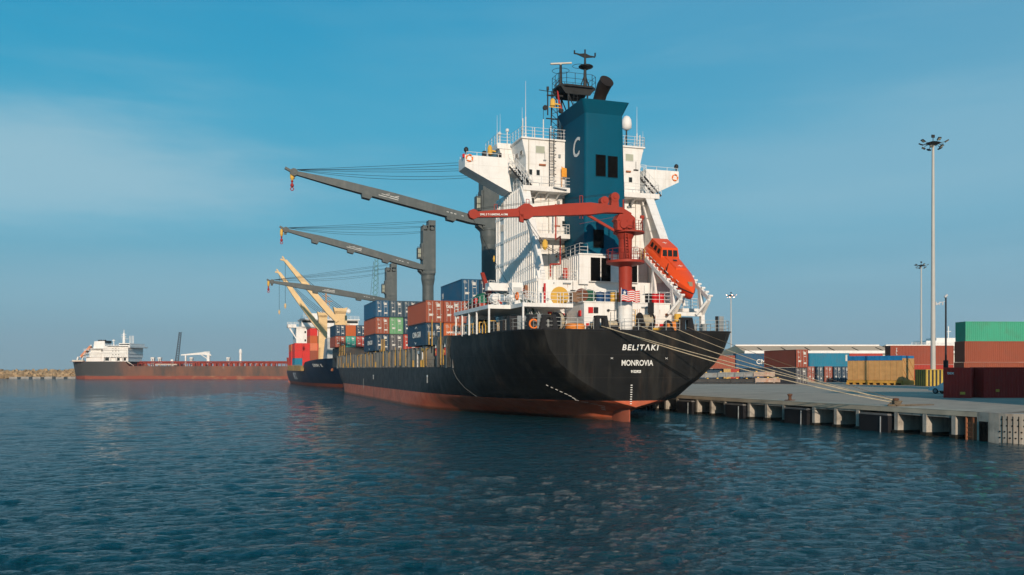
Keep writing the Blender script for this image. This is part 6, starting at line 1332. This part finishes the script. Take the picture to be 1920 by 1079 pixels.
# striped base and light masts
steel = mat('mast_steel',(.48,.46,.42),.45,var=.08,vs=.3)
def light_mast(x, y, z0, ztop, r0, r1, label, s=1.0, lit=False, base=False):
    root = empty('light_mast', (x,y,z0), R(10), label, 'light mast', 'high light masts'); hh = ztop-z0
    b = MB(); b.cyl((0,0,0),(0,0,hh-1.2*s),r0,r1,20); b.build('pole', steel, root, 60)
    b = MB(); b.lathe([(.35*s,hh-1.5*s),(1.5*s,hh-1.15*s),(1.6*s,hh-.95*s),(.5*s,hh-.6*s)], (0,0,0), 20); b.cyl((0,0,hh-1.2*s),(0,0,hh+.6*s),.08*s,n=8)
    for i in range(10): a = i*.6283; b.bar((1.2*s*math.cos(a),1.2*s*math.sin(a),hh-1.1*s),(2.3*s*math.cos(a),2.3*s*math.sin(a),hh-1.3*s),.09*s)
    b.build('lamp_ring', mastd, root)
    fl2 = MB(); ln = MB()
    for i in range(10):
        a = i*.6283+.15; up2 = .5 if i % 2 else -.9; rr = 3.0 if i % 2 else 2.1
        c0 = Vector((rr*s*math.cos(a), rr*s*math.sin(a), hh-1.2*s+up2*s)); dd = Vector((math.cos(a), math.sin(a), .55)).normalized(); sd = Vector((-math.sin(a), math.cos(a), 0))
        fl2.bar(c0-dd*.45*s, c0+dd*.45*s, .75*s, .28*s); fl2.bar((1.2*s*math.cos(a),1.2*s*math.sin(a),hh-1.1*s), c0, .07*s)
        n_ = dd.cross(sd).normalized(); n_ = -n_ if n_.z > 0 else n_; c1_ = c0+n_*.15*s; ln.bar(c1_-dd*.35*s, c1_+dd*.35*s, .55*s, .06*s)
    fl2.bar((0,0,hh+.3*s),(0,0,hh+1.0*s),.8*s,.25*s)
    fo_ = fl2.build('floodlight', mastd, root); ln.build('lens', mat('lens_lit',(1,.62,.45),.3,emit=9) if lit else mat('lens',(.5,.5,.42),.2), fo_)
    return root
lm = light_mast(71.1, 148.6, GZ0, 44.3, .42, .20, 'tall grey light mast with a ring of floodlights standing on the striped block', .70)
light_mast(173, 372, GZ0, 50.0, .45, .22, 'smaller distant light mast, unlit, seen left of the tall one', .85)
light_mast(112.5, 452, GZ0, 44.0, .45, .24, 'distant light mast with glowing lamps right of the black ship stern', .85, True)
for (x, y, w, hh, lab, sx) in ((71.4,146.6,4.3,2.7,'large yellow and black striped concrete block round the light mast foot',0),):
    root = empty('striped_block', (x-w/2-.4,y-.2,GZ0), 0, lab, 'concrete block'); b = MB(); b.box(0,w,0,4,0,hh)
    b.build('block', mat('block_black',(.03,.03,.03),.7), root); b = MB()
    for i in range(7): b.box(.05+i*.62,.05+i*.62+.3,-.03,0,.02,hh-.02)
    for i in range(6): b.box(-.03,0,.1+i*.65,.1+i*.65+.32,.02,hh-.02)
    b.box(0,w,0,4,hh,hh+.08); b.build('yellow_stripe', mat('stripe_yellow',(.50,.34,.06),.7,var=.2), root)
root = empty('concrete_barrier', (75.2,146.0,GZ0), R(-4), 'white and orange barrier stacked right of the striped block', 'barrier')
b = MB(); b.box(0,4.2,0,1,1.9,2.35); b.box(.2,4,.1,.9,.2,.9); b.build('barrier_white', plate, root); b = MB(); b.box(.1,4.1,-.03,1.03,.9,1.85); b.prism([(-1.6,.2),(-.9,1.5),(0,1.6),(0,.2)],0,.9,'y'); b.build('barrier_orange', mat('barrier_orange',(.50,.12,.04),.6,var=.3), root)
pb = empty('lamp_post', (66.8,135.5,GZ0), 0, 'thin black lamp post with a side arm of lamps right of the tall mast', 'lamp post')
b = MB(); b.cyl((0,0,0),(0,0,14.2),.16,.12,10); b.cyl((0,0,1.5),(0,0,4.2),.36,n=10); b.build('post', blackp, pb, 40)
b = MB(); b.bar((0,0,13.3),(-1.5,0,12.9),.06); b.bar((-.7,0,13.2),(-1.5,0,12.7),.12)
for x in (-.5,-1.0,-1.5): b.cyl((x,0,12.7),(x,0,13.2),.12,n=6)
b.cyl((-.15,0,13.9),(.2,0,14.3),.18); b.build('lamp_arm', mat('lamp_white',(.5,.5,.5),.5), pb)
# white car half hidden behind the tec container
car = empty('parked_car', (50.6,101.5,GZ0), R(128), 'white car parked behind the near dark red container, only its front showing', 'car')
b = MB(); cw = .86
prof = [(2.15,.35),(2.2,.6),(2.05,.78),(1.1,.95),(.45,1.38),(-.9,1.42),(-1.6,1.0),(-2.1,.95),(-2.15,.4)]
b.loft([[(x,y*cw*(1 if z < .96 else .82),z) for x, z in prof] for y in (-1,-.92,.92,1)]); b.build('body', mat('car_white',(.75,.76,.76),.2,var=.03,spec=.6), car, 30)
b = MB(); b.add([(1.02,-.66,.99),(1.02,.66,.99),(.5,.6,1.34),(.5,-.6,1.34)],[(0,1,2,3)])
for q in (-1,1): b.add([(.9,q*.80,1.0),(.42,q*.73,1.33),(-.85,q*.73,1.36),(-1.4,q*.80,1.02)],[(0,1,2,3)])
b.build('window', glass, car)
for x in (1.35,-1.35):
    for q in (-.8,.8):
        b = MB(); b.cyl((x,q-.1,.32),(x,q+.1,.32),.32,n=18); w = b.build('wheel', blackp, car, 40); b = MB(); b.cyl((x,q-.115,.32),(x,q+.115,.32),.2,n=12); b.build('rim', fitgrey, w)
for q in (-.62,.62): b = MB(); b.box(2.08,2.19,q-.2,q+.2,.6,.75); b.build('headlight', glass, car)
b = MB(); b.box(2.14,2.21,-.4,.4,.4,.58); b.build('grille', blackp, car)
# out-of-frame stack added so that its shade falls on the near containers
for i in range(4):
    for j, nm in enumerate(('nearer the quay edge', 'further inland')): face_box(42.9+j*12.6, 69.5+j*.5, GZ0+2.62*i, 12.19, 2.59, 'brown', f'added shade-casting brown container outside the right picture edge, {lev[i]} tier, {nm}', group='shade-casting containers added outside the frame on the right', big=False)
# warehouse
wa = empty('warehouse', (62.5,236,GZ0), 0, 'long low warehouse with a pale tan ridged roof behind the containers', 'warehouse')
b = MB(); b.box(0,150,0,34,0,7.3); b.build('wall', mat('wh_wall',(.55,.52,.46),.7), wa)
b = MB(); b.prism([(-1,7.3),(9,9.35),(35,7.3)],-.3,40,'x'); b.prism([(-1,7.3),(9,9.35),(35,7.3)],41,150,'x'); b.build('roof', mat('wh_roof',(.66,.47,.31),.7,var=.08,vs=.06,dirt=(.36,.38,.35),dirt_amt=.4,dscale=.02), wa)
b = MB(); b.box(-.4,150,-1.15,-.95,7.0,7.75); b.box(-.4,39.6,8.6,9.4,9.25,9.6); b.box(41.4,150,8.6,9.4,9.25,9.6)
b.build('roof_trim', white, wa)
b = MB()
for i in range(18): x = 5+i*6.5; b.prism([(x,0),(x+.2,0),(x+.2,.01),(x,.01)],0,.01,'y') if False else b.bar((x,0,7.53),(x,6,8.76),.35,.06)
b.build('roof_light', dark, wa)
wb = empty('tent_hall', (54.0,262,GZ0), 0, 'pale grey gabled hall left of the tan roofed warehouse', 'hall')
b = MB(); b.prism([(0,0),(0,5.8),(7,8.9),(14,5.8),(14,0)],0,40,'y'); b.prism([(-14,0),(-14,5.2),(-7,7.6),(0,5.2),(0,0)],5,40,'y'); b.build('wall', mat('tent_white',(.60,.58,.54),.6), wb); b = MB(); b.bar((-.2,-.1,5.9),(7,-.1,9.0),.3); b.bar((7,-.1,9.0),(14.2,-.1,5.9),.3); b.build('gable_trim', white, wb)
fe = empty('ferry', (178,392,0), 0, 'white ferry upper decks with thin masts seen over the brown containers', 'ship')
b = MB(); b.box(-2,60,0,15,0,14); b.box(0,60,0,15,14,16.2); b.box(7,60,1,14,16.2,18); b.box(12,22,2,12,18,19.3)
b.rail([(0,0,16.2),(24,0,16.2)],1,2,.07,2); b.bar((11,3,18),(11,3,25),.25); b.bar((17.8,3,18),(17.8,3,24.5),.4); b.bar((16.5,3,22),(19,3,22.3),.25); b.bar((24,3,18),(24,3,22),.2); b.box(26,34,2,12,18,20); b.build('decks', white, fe)
b = MB(); [b.box(2+i*2.2,3.2+i*2.2,-.03,0,14.6,15.4) for i in range(10)]; b.build('window', glass, fe)

# ------------------------------------------------------------------ thin harbour haze
hz = MB(); hz.box(-1500, 1500, -400, 1800, -14.5, 72); ho = hz.build('haze', mat('haze', (.8,.8,.8))); ho['kind'] = 'stuff'
hm = bpy.data.materials.new('haze_air'); hm.use_nodes = True; hn = hm.node_tree.nodes; hn.clear(); oo = hn.new('ShaderNodeOutputMaterial'); pv = hn.new('ShaderNodeVolumePrincipled')
pv.inputs['Color'].default_value = (.86, .93, 1, 1); pv.inputs['Density'].default_value = .00011; pv.inputs['Anisotropy'].default_value = .1; hm.node_tree.links.new(pv.outputs[0], oo.inputs['Volume'])
ho.data.materials.clear(); ho.data.materials.append(hm)
